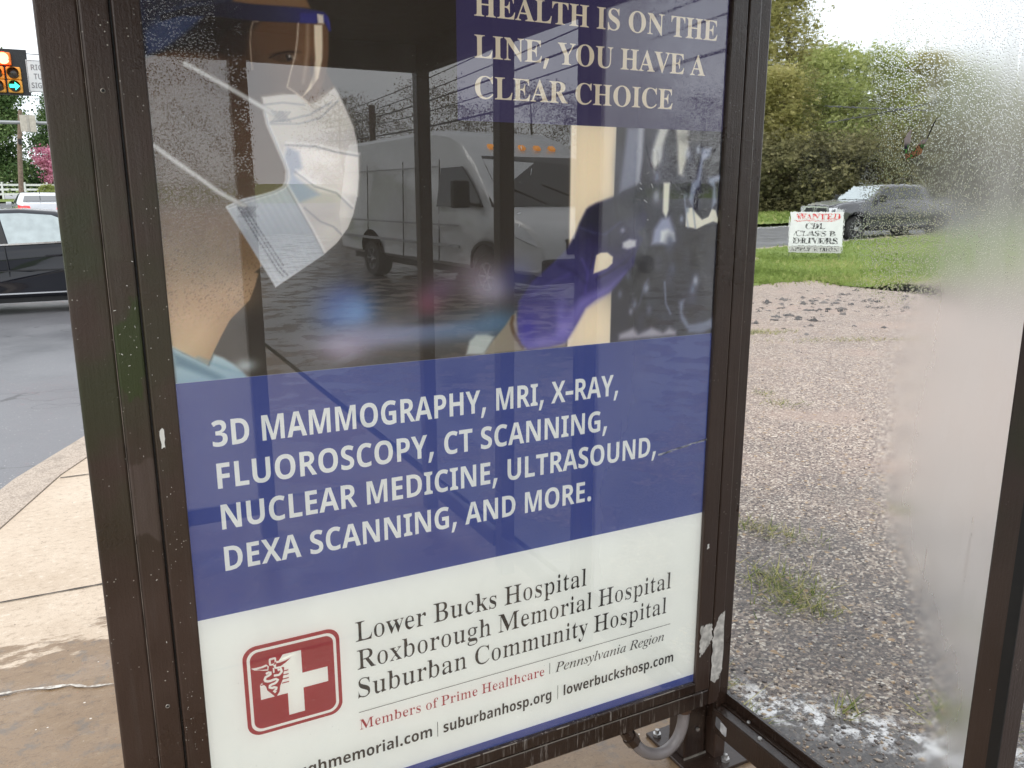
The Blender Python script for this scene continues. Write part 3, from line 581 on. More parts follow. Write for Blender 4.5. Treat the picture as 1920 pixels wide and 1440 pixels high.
'IP':(403,'-34 0 -30 13 -27 13 0 16 18 25 31 42 42 73 126 385 132 419 129 434 120 443 81 451 85 465 267 465 329 458 373 439 400 406 408 361 403 323 385 289 357 261 320 240 274 227 221 222 159 222 151 220 147 214 107 64 106 55 105 46 108 30 119 20 165 13 161 0/193 242 253 251 297 275 324 313 332 364 327 400 311 425 283 440 244 445 227 443 215 438 207 426 199 405 161 263 159 253 165 244'),
'IR':(451,'-34 0 -30 13 -27 13 0 17 19 27 32 45 42 73 126 385 132 420 129 434 120 443 81 451 85 465 281 465 343 458 388 438 414 406 423 364 415 320 390 284 348 256 289 235 351 85 381 31 398 18 419 13 422 13 418 0 314 0 221 228 206 228 176 229 152 231 114 89 106 46 109 30 118 20 133 15 154 13 162 13 158 0/202 250 264 257 309 280 337 316 347 363 341 398 323 423 293 438 251 443 224 440 209 427 197 398 158 253 179 251'),
'Ia':(342,'50 -8 26 -3 8 10 -3 33 -7 64 0 119 18 175 49 228 90 274 136 306 183 316 217 307 232 280 241 309 292 309 231 90 222 44 224 37 233 35 252 46 282 80 291 72 240 12 195 -8 175 0 168 23 174 57 191 118 154 62 119 23 85 0/82 33 98 37 116 48 152 87 185 141 210 201 219 257 210 288 185 299 154 291 124 266 96 226 74 175 58 122 53 73 60 43'),
'Ie':(287,'89 -7 50 0 21 21 2 54 -4 99 -1 131 9 165 25 199 46 231 72 259 101 283 148 308 195 316 222 313 242 303 254 287 258 266 245 226 208 189 147 161 61 142 57 118 56 98 60 66 72 44 92 30 119 26 168 39 221 81 231 71 198 36 165 12 128 -2/64 158 124 173 168 199 195 233 204 271 198 291 180 298 159 294 137 280 115 258 95 230 78 196'),
'Ig':(286,'63 -153 16 -148 -21 -131 -44 -106 -52 -75 -30 -22 36 24 13 39 6 57 10 70 21 84 58 121 22 152 10 195 15 226 29 256 51 281 80 301 114 314 152 318 177 315 206 307 246 296 289 296 289 266 243 266 248 236 243 203 229 174 207 149 179 130 146 118 110 113 82 116 66 101 60 87 73 70 112 54 159 38 194 19 216 -6 223 -40 218 -71 203 -99 179 -122 147 -139 108 -150/111 129 132 133 151 146 167 165 180 190 188 219 191 249 188 272 179 288 165 299 147 302 127 298 108 285 92 265 78 241 69 212 66 182 78 142/75 -132 119 -128 151 -114 170 -92 176 -60 173 -45 163 -31 132 -10 94 5 52 18 6 -20 -9 -64 -4 -94 12 -115 38 -128'),
'Ii':(177,'122 394 110 396 98 404 91 415 88 428 91 441 98 452 110 460 122 463 135 460 147 452 155 441 157 428 155 414 147 403 136 396/33 -8 8 1 0 29 3 53 11 86 55 241 58 254 60 264 57 275 50 282 17 287 20 299 65 305 96 310 124 316 129 314 131 308 130 303 128 296 63 79 58 52 61 37 72 32 96 45 130 84 140 74 84 12'),
'Il':(173,'32 -7 18 -5 7 2 0 12 -2 26 2 54 13 99 98 412 101 433 99 446 92 453 58 459 60 471 104 476 134 482 163 487 170 485 171 481 168 465 62 84 56 50 59 38 68 34 90 46 122 82 133 72 105 37 77 12 52 -3'),
'In':(364,'222 -9 208 -6 198 1 191 12 189 28 196 65 216 140 242 254 238 269 225 275 211 272 195 263 159 232 123 189 93 142 67 82 42 0 -12 0 53 221 62 263 60 273 53 280 23 285 17 285 19 297 67 303 100 310 130 316 133 314 133 308 93 177 142 238 188 281 229 306 263 315 292 306 302 278 300 252 293 222 254 88 247 64 245 49 249 37 259 34 282 48 312 91 322 83 273 14'),
'Io':(351,'105 -8 61 -1 26 22 3 57 -4 102 0 140 14 178 35 215 61 247 93 276 128 298 165 312 201 316 248 309 283 286 306 251 314 206 310 172 299 138 282 105 260 73 233 46 203 23 155 0/113 11 140 17 166 32 190 55 211 85 229 119 243 155 252 192 255 226 240 281 197 299 165 291 132 268 103 231 78 183 61 132 56 83 60 52 71 30 89 16'),
'Is':(248,'78 -8 53 -6 32 -1 6 6 -4 4 -9 -4 -22 -4 -7 106 4 105 10 65 24 35 45 16 71 10 93 14 110 26 122 45 126 69 120 93 104 120 83 147 63 175 46 206 40 238 46 269 63 294 90 311 123 316 166 310 193 302 205 305 209 314 220 314 207 214 195 214 175 278 130 299 115 296 102 287 94 275 91 261 97 237 116 208 136 181 155 154 173 122 179 89 176 63 166 40 151 20 130 5 106 -5'),
'Iv':(297,'61 -8 50 171 45 231 36 265 21 281 -1 286 -6 286 -3 299 28 305 52 310 69 315 79 316 93 284 102 188 109 58 164 117 205 170 232 213 240 239 231 254 216 270 209 288 211 300 218 309 228 315 240 317 253 314 264 306 270 292 273 275 244 196 159 85 75 -8'),
'Iy':(270,'-44 -153 -58 -151 -68 -145 -75 -136 -77 -125 -69 -106 -48 -98 -30 -103 -9 -109 9 -99 34 -69 79 -7 44 175 36 216 29 244 21 263 11 276 -4 284 -24 287 -22 299 8 303 32 310 62 316 73 302 85 258 100 179 123 57 173 138 200 186 213 213 217 233 213 249 201 260 190 268 184 288 186 299 192 308 214 316 228 313 239 304 247 291 249 273 239 223 208 158 175 102 133 35 86 -34 39 -94 -6 -137 -26 -149'),
'S,':(216,'14 -117 43 -4 65 105 159 105 166 95 129 -10 80 -117'),
'S-':(260,'8 148 8 232 252 232 252 148'),
'S.':(216,'107 -13 84 -9 64 2 50 21 46 49 50 78 64 96 84 106 107 110 131 106 152 96 166 78 170 49 166 21 152 2 131 -9'),
'S3':(384,'164 -7 90 0 26 19 26 105 90 82 153 74 199 79 229 93 246 115 251 146 249 164 241 180 227 192 206 200 136 208 99 208 99 285 136 285 175 288 204 294 223 304 235 317 242 332 244 350 240 373 228 390 207 401 175 404 143 401 116 393 73 369 26 439 57 458 92 473 134 483 183 486 249 479 300 456 332 420 343 372 336 327 313 293 280 268 240 253 240 251 291 238 327 216 350 183 357 140 352 100 337 65 311 35 274 12 225 -2'),
'SA':(463,'0 0 169 482 293 482 463 0 354 0 319 114 144 114 109 0/170 199 295 199 259 311 251 340 240 375 232 407 223 374 212 336 204 311'),
'SC':(428,'255 -7 187 1 133 24 91 61 62 110 45 170 39 239 46 307 65 367 97 417 141 455 197 478 264 486 335 477 404 453 371 370 317 392 290 399 264 402 212 391 175 358 151 306 144 238 151 171 172 120 209 88 264 78 323 85 386 103 386 18 324 -1'),
'SD':(497,'60 0 60 480 211 480 281 473 342 453 391 419 427 374 450 315 458 244 441 138 389 61 306 15 196 0/162 84 206 84 270 94 316 123 343 173 353 242 344 311 318 359 275 387 216 396 162 396'),
'SE':(376,'60 0 60 480 336 480 336 396 162 396 162 291 324 291 324 208 162 208 162 84 336 84 336 0'),
'SF':(369,'60 0 60 480 335 480 335 396 161 396 161 273 323 273 323 189 161 189 161 0'),
'SG':(486,'262 -7 167 9 97 56 53 134 39 240 46 311 68 371 104 420 153 456 215 479 289 486 365 478 432 457 398 375 348 394 289 402 247 397 212 381 183 357 162 325 148 285 144 238 147 194 156 155 173 123 197 98 229 83 269 78 305 80 333 85 333 185 242 185 242 269 433 269 433 21 354 1'),
'SH':(514,'60 0 60 480 162 480 162 291 352 291 352 480 453 480 453 0 352 0 352 207 162 207 162 0'),
'SI':(261,'21 0 21 58 80 85 80 395 21 422 21 480 240 480 240 422 181 395 181 85 240 58 240 0'),
'SL':(379,'60 0 60 480 162 480 162 84 357 84 357 0'),
'SM':(633,'60 0 60 480 199 480 312 113 314 113 435 480 573 480 573 0 478 0 478 227 479 279 481 335 483 375 480 375 357 0 263 0 148 376 145 376 148 336 150 278 151 223 151 0'),
'SN':(546,'60 0 60 480 189 480 397 120 399 120 396 187 394 253 394 480 486 480 486 0 357 0 148 363 145 363 149 294 151 226 151 0'),
'SO':(535,'267 -7 196 1 139 24 95 61 63 111 45 171 39 241 45 311 63 371 95 420 139 456 196 479 268 487 339 479 396 456 440 420 471 370 490 310 496 240 490 171 471 110 440 61 396 24 339 1/267 79 323 89 361 122 382 173 389 240 382 308 361 359 323 392 268 402 212 392 175 359 153 308 146 240 153 173 175 122 212 89'),
'SP':(422,'60 0 60 480 214 480 294 470 349 440 381 392 392 330 387 289 374 252 351 219 316 193 268 176 206 171 162 171 162 0/162 254 195 254 234 258 264 271 282 293 289 326 284 357 269 379 243 392 208 396 162 396'),
'SR':(443,'60 0 60 480 200 480 285 471 345 444 380 399 392 336 388 305 379 278 365 256 346 237 302 209 443 0 330 0 216 184 162 184 162 0/162 267 195 267 238 271 267 283 283 304 289 333 283 362 266 382 236 393 193 396 162 396'),
'SS':(370,'167 -7 95 1 31 22 31 117 102 90 138 80 175 77 207 81 228 92 240 108 244 128 237 153 217 172 150 207 114 225 77 253 61 272 48 293 39 319 36 350 47 407 80 450 131 477 199 486 235 484 270 478 341 453 308 373 249 394 195 402 170 398 151 388 140 373 136 353 141 330 158 313 226 277 289 241 312 220 329 196 340 168 343 133 332 76 297 31 242 3'),
'ST':(389,'144 0 144 395 13 395 13 480 375 480 375 395 245 395 245 0'),
'SU':(508,'252 -7 168 5 107 42 70 98 57 171 57 480 158 480 158 186 165 136 183 103 213 85 255 79 297 85 327 105 344 138 349 187 349 480 451 480 451 169 445 122 429 80 401 44 363 16 313 -1'),
'SX':(448,'0 0 159 247 10 480 122 480 226 307 327 480 437 480 286 242 448 0 332 0 220 181 109 0'),
'SY':(419,'159 0 159 183 0 480 110 480 210 282 310 480 419 480 260 187 260 0'),
'Sa':(406,'142 -7 97 0 60 22 36 58 28 109 38 160 69 196 120 217 192 226 256 228 256 244 252 269 241 287 223 297 199 300 146 292 95 273 62 341 128 365 165 372 203 374 268 366 316 342 345 302 355 244 355 0 285 0 266 50 263 50 239 24 214 7 183 -3/179 66 209 71 234 86 250 109 256 140 256 170 217 169 176 164 150 151 136 132 131 109 134 89 144 76 160 69'),
'Sb':(425,'254 -7 218 -3 190 8 152 40 146 40 129 0 52 0 52 510 152 510 152 392 151 351 148 319 152 319 170 340 192 358 221 369 257 373 312 361 357 325 385 266 395 184 385 101 356 42 311 5/226 75 253 82 275 103 288 138 293 185 288 232 274 266 253 287 224 293 191 287 170 269 157 239 152 195 152 185 156 138 168 103 190 82'),
'Sc':(345,'201 -7 129 5 75 39 41 97 30 181 36 242 53 291 80 328 117 353 160 368 210 373 276 366 324 349 295 271 251 287 210 293 176 286 152 265 137 230 132 182 137 134 153 101 177 81 210 75 240 77 266 83 313 106 313 21 265 0'),
'Se':(397,'218 -7 166 -2 121 14 83 40 54 76 36 123 30 181 36 240 52 288 78 325 113 352 155 368 203 373 271 363 324 330 357 278 368 207 368 158 132 158 139 121 157 92 185 74 223 68 287 75 347 97 347 19 290 0/134 225 274 225 269 256 257 280 235 297 204 302 178 298 156 283 141 259'),
'Sg':(425,'189 -161 117 -156 52 -140 52 -60 122 -81 195 -88 229 -83 253 -67 268 -41 273 -5 273 3 274 26 275 48 273 48 252 23 228 6 200 -4 169 -7 111 6 67 43 39 103 30 183 40 263 68 323 112 361 171 373 232 360 277 320 280 320 288 367 373 367 373 -1 361 -70 326 -120 269 -151/204 72 237 77 261 94 275 124 279 170 279 182 275 233 261 267 238 286 203 292 172 285 150 264 137 230 132 181 137 133 150 99 173 79'),
'Sh':(441,'52 0 52 510 152 510 152 406 151 355 148 320 153 320 173 344 198 361 227 370 259 373 313 365 355 342 382 300 391 239 391 0 291 0 291 214 287 249 276 274 258 289 232 293 194 286 170 262 157 224 152 173 152 0'),
'Si':(205,'103 412 82 415 64 423 52 438 48 461 52 485 64 500 82 508 103 510 123 508 141 500 153 485 157 461 153 438 141 423 123 415/52 0 52 367 152 367 152 0'),
'Sk':(416,'52 0 52 510 152 510 152 282 151 241 147 199 169 228 192 255 295 367 408 367 262 208 416 0 301 0 195 148 152 114 152 0'),
'Sl':(205,'52 0 52 510 152 510 152 0'),
'Sm':(660,'52 0 52 367 129 367 142 320 148 320 168 344 194 361 224 370 255 373 292 370 323 360 348 344 366 320 375 320 395 344 421 361 452 370 483 373 538 365 577 342 601 300 609 239 609 0 509 0 509 214 506 249 495 274 478 289 454 293 420 286 398 265 385 231 381 184 381 0 281 0 281 214 277 249 267 274 250 289 226 293 190 286 168 262 156 224 152 173 152 0'),
'Sn':(441,'52 0 52 367 129 367 142 320 148 320 168 344 196 361 227 370 261 373 314 365 355 342 382 300 391 239 391 0 291 0 291 214 287 249 277 274 258 289 232 293 193 286 169 262 157 224 152 173 152 0'),
'So':(416,'207 -7 159 -1 116 15 80 43 53 80 36 128 30 184 42 265 78 324 134 361 209 373 258 368 300 351 336 324 363 287 380 240 385 184 373 103 337 43 281 6/208 74 242 81 266 102 279 136 283 184 279 232 266 266 242 286 208 293 173 286 150 266 137 232 132 184 137 136 150 102 174 81'),
'Sp':(425,'52 -161 52 367 134 367 148 319 152 319 170 340 192 357 221 369 257 373 312 361 357 325 385 266 395 184 385 102 355 42 310 5 254 -7 218 -3 191 8 152 40 147 40 152 -13 152 -161/226 75 255 82 276 103 289 138 293 185 289 233 276 266 254 287 224 293 191 287 170 269 157 239 152 195 152 185 156 138 168 103 190 82'),
'Sr':(305,'52 0 52 367 128 367 143 305 148 305 167 331 192 353 222 368 257 373 275 373 291 371 283 277 270 279 254 280 229 278 205 271 184 259 167 242 156 218 152 187 152 0'),
'Ss':(334,'152 -7 86 -2 31 15 31 97 95 75 155 66 180 69 197 75 206 85 210 98 204 115 183 132 130 156 74 185 55 201 41 220 33 243 30 271 40 316 70 348 116 367 175 373 240 367 304 345 274 273 223 292 174 300 141 293 130 275 135 260 157 244 206 223 261 196 281 181 296 162 305 139 308 109 298 60 269 23 220 1'),
'Su':(441,'181 -7 127 1 86 25 59 67 50 128 50 367 150 367 150 152 154 118 165 93 183 78 210 73 248 81 272 104 285 142 289 194 289 367 389 367 389 0 312 0 299 47 293 47 273 23 245 6 214 -4'),
'Sw':(575,'111 0 7 367 106 367 148 204 157 164 164 119 169 84 171 84 174 109 179 142 184 172 188 191 233 367 343 367 386 191 393 161 399 118 402 84 405 84 410 117 417 163 426 204 470 367 568 367 463 0 354 0 326 128 318 162 307 211 296 258 288 290 285 290 278 258 267 211 256 162 248 127 218 0'),
'Sx':(388,'3 0 128 187 9 367 123 367 194 250 266 367 379 367 260 187 385 0 271 0 194 126 117 0'),
}
def glyph(st, ch):
    a, s = G[st+ch]
    return a/1000, [[(float(u)/1000, float(v)/1000) for u, v in zip(w[0::2], w[1::2])] for w in (c.split() for c in s.split('/'))]
SPACE = dict(B=.175, R=.165, I=.17, S=.185)
CAP = {}
for st_, ch_ in (('B','H'), ('R','H'), ('I','R'), ('S','M')):
    CAP[st_] = max(y for c in glyph(st_, ch_)[1] for _, y in c)
def layout(st, text, track=0):
    x = 0; out = []
    for ch in text:
        if ch == ' ': x += SPACE[st]; continue
        if ch == '|':
            out.append([(x+.10,-.12), (x+.135,-.12), (x+.135,.62), (x+.10,.62)]); x += .24; continue
        a, cs = glyph(st, ch)
        out += [[(px+x, py) for px, py in c] for c in cs]; x += a + track
    return out
def letter_mesh(name, lines, mat, parent, place, depth=0):
    """lines = (style, text, u0, u1, base, cap height); place maps (u, v) to a 3D point. Fills through a 2D curve, one mesh per block"""
    cu = bpy.data.curves.new('fill', 'CURVE'); cu.dimensions = '2D'; cu.fill_mode = 'BOTH'
    for st, text, u0, u1, base, cap in lines:
        cs = layout(st, text); sy = cap/CAP[st]
        mn = min(p[0] for c in cs for p in c); mxx = max(p[0] for c in cs for p in c); sx = (u1-u0)/(mxx-mn)
        for c in cs:
            sp = cu.splines.new('POLY'); sp.points.add(len(c)-1); sp.use_cyclic_u = True
            for k, (x, y) in enumerate(c): sp.points[k].co = (u0+(x-mn)*sx, base+y*sy, 0, 1)
    return fill_mesh(name, cu, mat, parent, place)
def fill_mesh(name, cu, mat, parent, place):
    ob = bpy.data.objects.new('fill', cu); col.objects.link(ob)
    dg = bpy.context.evaluated_depsgraph_get(); dg.update()
    me = bpy.data.meshes.new_from_object(ob.evaluated_get(dg)); me.name = name
    bpy.data.objects.remove(ob); bpy.data.curves.remove(cu)
    for v in me.vertices: v.co = place(v.co.x, v.co.y)
    me.materials.clear()
    return link(name, me, parent, mat)
def shapes_mesh(name, polys, mat, parent, place):
    cu = bpy.data.curves.new('fill', 'CURVE'); cu.dimensions = '2D'; cu.fill_mode = 'BOTH'
    for c in polys:
        sp = cu.splines.new('POLY'); sp.points.add(len(c)-1); sp.use_cyclic_u = True
        for k, (x, y) in enumerate(c): sp.points[k].co = (x, y, 0, 1)
    return fill_mesh(name, cu, mat, parent, place)

# ------------------------------------------------------------------ advertising case with the hospital poster
A = {
'cap':[(-1,1846),(139,1862),(141,1814),(125,1803),(103,1792),(85,1776),(66,1759),(44,1741),(23,1727),(2,1718)],
'capdark':[(144,1862),(252,1874),(263,1824),(248,1812),(174,1810),(138,1811),(104,1802),(69,1799),(28,1779),(0,1753),(0,1800)],
'hair':[(23,1727),(48,1745),(85,1776),(102,1779),(182,1785),(166,1767),(157,1729),(129,1724),(88,1728),(47,1729)],
'forehead':[(145,1862),(239,1873),(255,1842),(263,1824),(268,1813),(248,1812),(172,1810),(141,1811)],
'face':[(-2,1713),(47,1733),(105,1746),(150,1778),(182,1785),(247,1788),(291,1792),(297,1778),(296,1743),(291,1712),(302,1690),(315,1664),(272,1563),(228,1452),(168,1388),(146,1370),(152,1367),(145,1347),(133,1321),(98,1289),(81,1261),(66,1234),(55,1212),(39,1223),(0,1248),(-4,1332),(0,1473),(0,1600)],
'band':[(138,1811),(172,1810),(248,1812),(280,1810),(291,1809),(299,1802),(301,1791),(299,1779),(291,1792),(247,1788),(182,1785),(142,1785),(103,1786),(59,1782),(27,1771),(28,1781),(69,1796)],
'bandblue':[(250,1804),(278,1805),(277,1789),(249,1788)],
'bandwhite':[(279,1805),(290,1804),(290,1790),(280,1790)],
'shieldglow':[(273,1787),(287,1788),(286,1756),(284,1732),(276,1701),(262,1682),(246,1668),(258,1685),(267,1706),(272,1732),(272,1761)],
'shield':[(244,1787),(299,1789),(295,1734),(286,1695),(258,1656),(220,1683),(230,1709),(238,1744)],
'shieldline':[(246,1788),(243,1762),(238,1736),(229,1709),(221,1683),(234,1675),(249,1664),(258,1656)],
'shieldback':[(179,1784),(171,1783),(167,1772),(164,1750),(164,1725),(165,1708)],
'eye':[(196,1727),(208,1733),(223,1738),(238,1739),(237,1726),(225,1723),(212,1722)],
'brow':[(193,1733),(208,1738),(226,1742),(247,1743),(250,1740),(226,1739),(208,1734)],
'iris':[(221,1735),(230,1736),(233,1728),(224,1725)],
'strap1':[(59,1710),(93,1693),(128,1675),(159,1658),(196,1638)],
'strap2':[(0,1581),(32,1556),(64,1532),(96,1507),(138,1483)],
'mask':[(178,1664),(213,1670),(236,1672),(245,1667),(258,1656),(277,1662),(295,1679),(303,1686),(310,1677),(322,1651),(335,1620),(340,1597),(342,1574),(341,1536),(337,1501),(328,1468),(317,1444),(295,1417),(270,1397),(180,1342),(142,1415),(105,1483),(134,1496),(169,1503),(194,1510),(210,1517),(214,1532),(214,1547),(208,1562),(201,1577),(192,1599),(185,1621),(181,1642)],
'mtop':[(178,1664),(213,1670),(245,1667),(258,1656),(303,1686),(322,1651),(336,1618),(274,1608),(222,1596),(203,1577),(192,1599),(185,1621)],
'mmid':[(213,1587),(273,1581),(342,1572),(341,1536),(337,1501),(269,1508),(221,1539),(215,1547),(206,1566)],
'mlow':[(105,1483),(134,1496),(169,1503),(194,1510),(211,1515),(229,1480),(251,1438),(270,1397),(180,1342),(142,1415)],
'mshad':[(215,1584),(235,1576),(239,1549),(229,1542),(219,1535),(214,1546),(208,1562)],
'mblue':[(221,1539),(232,1528),(250,1515),(268,1503),(249,1496),(230,1489),(217,1508),(211,1517)],
'fold0':[(185,1621),(237,1623),(275,1634),(308,1664)],
'fold1':[(212,1587),(263,1586),(301,1577),(342,1571)],
'fold2':[(226,1542),(260,1517),(298,1506),(326,1479)],
'fold3':[(211,1515),(229,1480),(251,1438),(270,1397)],
'fold4':[(239,1480),(266,1456),(290,1446),(304,1432)],
'fold5':[(179,1652),(212,1657),(248,1655)],
'fold6':[(183,1623),(219,1629),(257,1639),(296,1661)],
'st0':[(126,1481),(152,1432),(185,1373),(196,1359)],
'st1':[(131,1481),(158,1434),(191,1375),(203,1362)],
'st2':[(138,1481),(163,1436),(196,1380)],
'edge':[(181,1640),(185,1619),(194,1597),(202,1575),(209,1559),(213,1544),(211,1526),(205,1515),(189,1507),(166,1500),(137,1492),(110,1482)],
'neckshade':[(0,1473),(111,1476),(151,1407),(147,1380),(113,1385),(79,1400),(20,1411)],
'collar':[(-1,1250),(18,1236),(39,1223),(57,1211),(66,1230),(81,1223),(98,1210),(113,1193),(126,1178),(0,1181)],
'collarfold':[(0,1240),(38,1216),(63,1199),(80,1187),(67,1184),(37,1199),(3,1216)],
'cream':[(789,1677),(900,1682),(901,1618),(898,1499),(899,1295),(899,1163),(787,1160),(789,1465)],
'film':[(900,1682),(1220,1696),(1264,1131),(897,1163),(898,1499)],
'x1':[(926,1642),(969,1643),(967,1596),(964,1529),(945,1518),(910,1505),(911,1528),(919,1579)],
'x1b':[(955,1643),(969,1643),(967,1579),(961,1529),(953,1522),(955,1579)],
'x2':[(1010,1645),(1036,1645),(1021,1604),(1016,1574),(1001,1553),(992,1570),(993,1597)],
'x3':[(1053,1646),(1089,1647),(1092,1606),(1086,1575),(1077,1543),(1066,1547),(1061,1581),(1060,1605)],
'x4':[(1026,1529),(1044,1529),(1043,1469),(1037,1452),(1027,1466)],
'x5':[(1000,1396),(1005,1428),(1024,1452),(1046,1455),(1061,1427),(1064,1401),(1044,1395),(1017,1395)],
'x5b':[(1025,1424),(1043,1429),(1061,1419),(1063,1403),(1044,1396),(1024,1402)],
'x6':[(1092,1473),(1108,1475),(1121,1462),(1138,1448),(1156,1454),(1165,1472),(1177,1468),(1183,1452),(1197,1453),(1191,1437),(1171,1443),(1148,1436),(1125,1427),(1092,1433)],
'x7':[(1128,1604),(1156,1606),(1152,1587),(1134,1576),(1126,1522),(1117,1515),(1106,1480),(1098,1494),(1105,1529),(1118,1537),(1125,1576)],
'x8':[(1151,1540),(1188,1548),(1191,1537),(1170,1530),(1178,1487),(1165,1472),(1166,1519),(1151,1530)],
'x9':[(1083,1264),(1097,1267),(1094,1238),(1115,1210),(1153,1211),(1182,1220),(1191,1196),(1159,1187),(1116,1190),(1090,1223)],
'x10':[(920,1201),(959,1213),(973,1197),(1008,1210),(1041,1196),(1059,1206),(1078,1197),(1078,1186),(920,1188)],
'cream2':[(859,1382),(876,1383),(899,1367),(893,1353),(873,1347),(860,1342),(854,1358)],
'glove':[(829,1473),(853,1485),(898,1497),(931,1510),(972,1521),(981,1503),(974,1475),(986,1456),(981,1437),(964,1423),(976,1408),(960,1379),(955,1351),(932,1332),(915,1313),(892,1295),(858,1283),(831,1265),(817,1242),(798,1214),(782,1194),(743,1187),(692,1186),(677,1200),(669,1219),(666,1247),(669,1289),(700,1328),(747,1363),(784,1394),(802,1421),(813,1444)],
'glovedark':[(837,1476),(898,1497),(972,1521),(981,1503),(974,1465),(916,1447),(877,1424),(861,1392),(828,1383),(814,1412),(816,1444)],
'glovelight':[(669,1219),(700,1207),(754,1213),(781,1249),(824,1289),(886,1310),(932,1337),(892,1295),(831,1265),(782,1194),(692,1186),(677,1200)],
'thumbhole':[(856,1377),(867,1382),(884,1382),(899,1372),(898,1358),(885,1348),(863,1341),(850,1338),(852,1354)],
'glovedot':[(923,1402),(941,1409),(959,1406),(958,1392),(936,1387),(923,1391)],
'wrist':[(663,1266),(651,1257),(638,1240),(612,1214),(587,1184),(782,1184),(787,1195),(727,1188),(692,1186),(674,1205),(669,1233)],
'wristline':[(656,1257),(652,1243),(656,1227),(666,1210),(679,1192)],
'cuff':[(549,1187),(557,1214),(572,1226),(597,1225),(613,1219),(607,1210),(589,1184)],
}
PG = .38      # the case is a lit box: the print glows a little through its own colours
def ink(name, c, es=PG, rough=.45):
    t = NT(name); v = t.coord()
    n = t.noise(v, 5, 4)
    c = t.ramp(n, [(.3, tuple(x*.97 for x in c[:3])), (.7, tuple(min(1, x*1.03) for x in c[:3]))])
    return t.set(col=c, rough=rough, spec=.2, emis=c, es=es)
I_white = ink('poster_white', (.80,.81,.765))
I_blue = ink('poster_blue', (.044,.068,.262))
I_box = ink('poster_violet', (.046,.036,.105))
I_cream = ink('poster_cream', (.76,.66,.50))
I_text = ink('poster_letter_white', (.82,.83,.77))
I_dark = ink('poster_letter_dark', (.030,.025,.022), .1)
I_red = ink('poster_red', (.31,.022,.030))
I_gray = ink('poster_rule', (.05,.045,.04), .1)

case = empty('advertising_case', (.6, 0, 0), 0, 'dark bronze framed case holding a backlit hospital poster', 'ad case')
def cpart(o): o.parent = case; o.matrix_parent_inverse = Matrix.Translation((-.6, 0, 0)); return o
def PL(y): return lambda u, v: Vector((u, y, v))
poster = cpart(MB().poly([(-.03,.0,.245), (1.22,.0,.245), (1.22,.0,2.03), (-.03,.0,2.03)]).build('poster', I_white))
def sub(o): o.parent = poster; return o

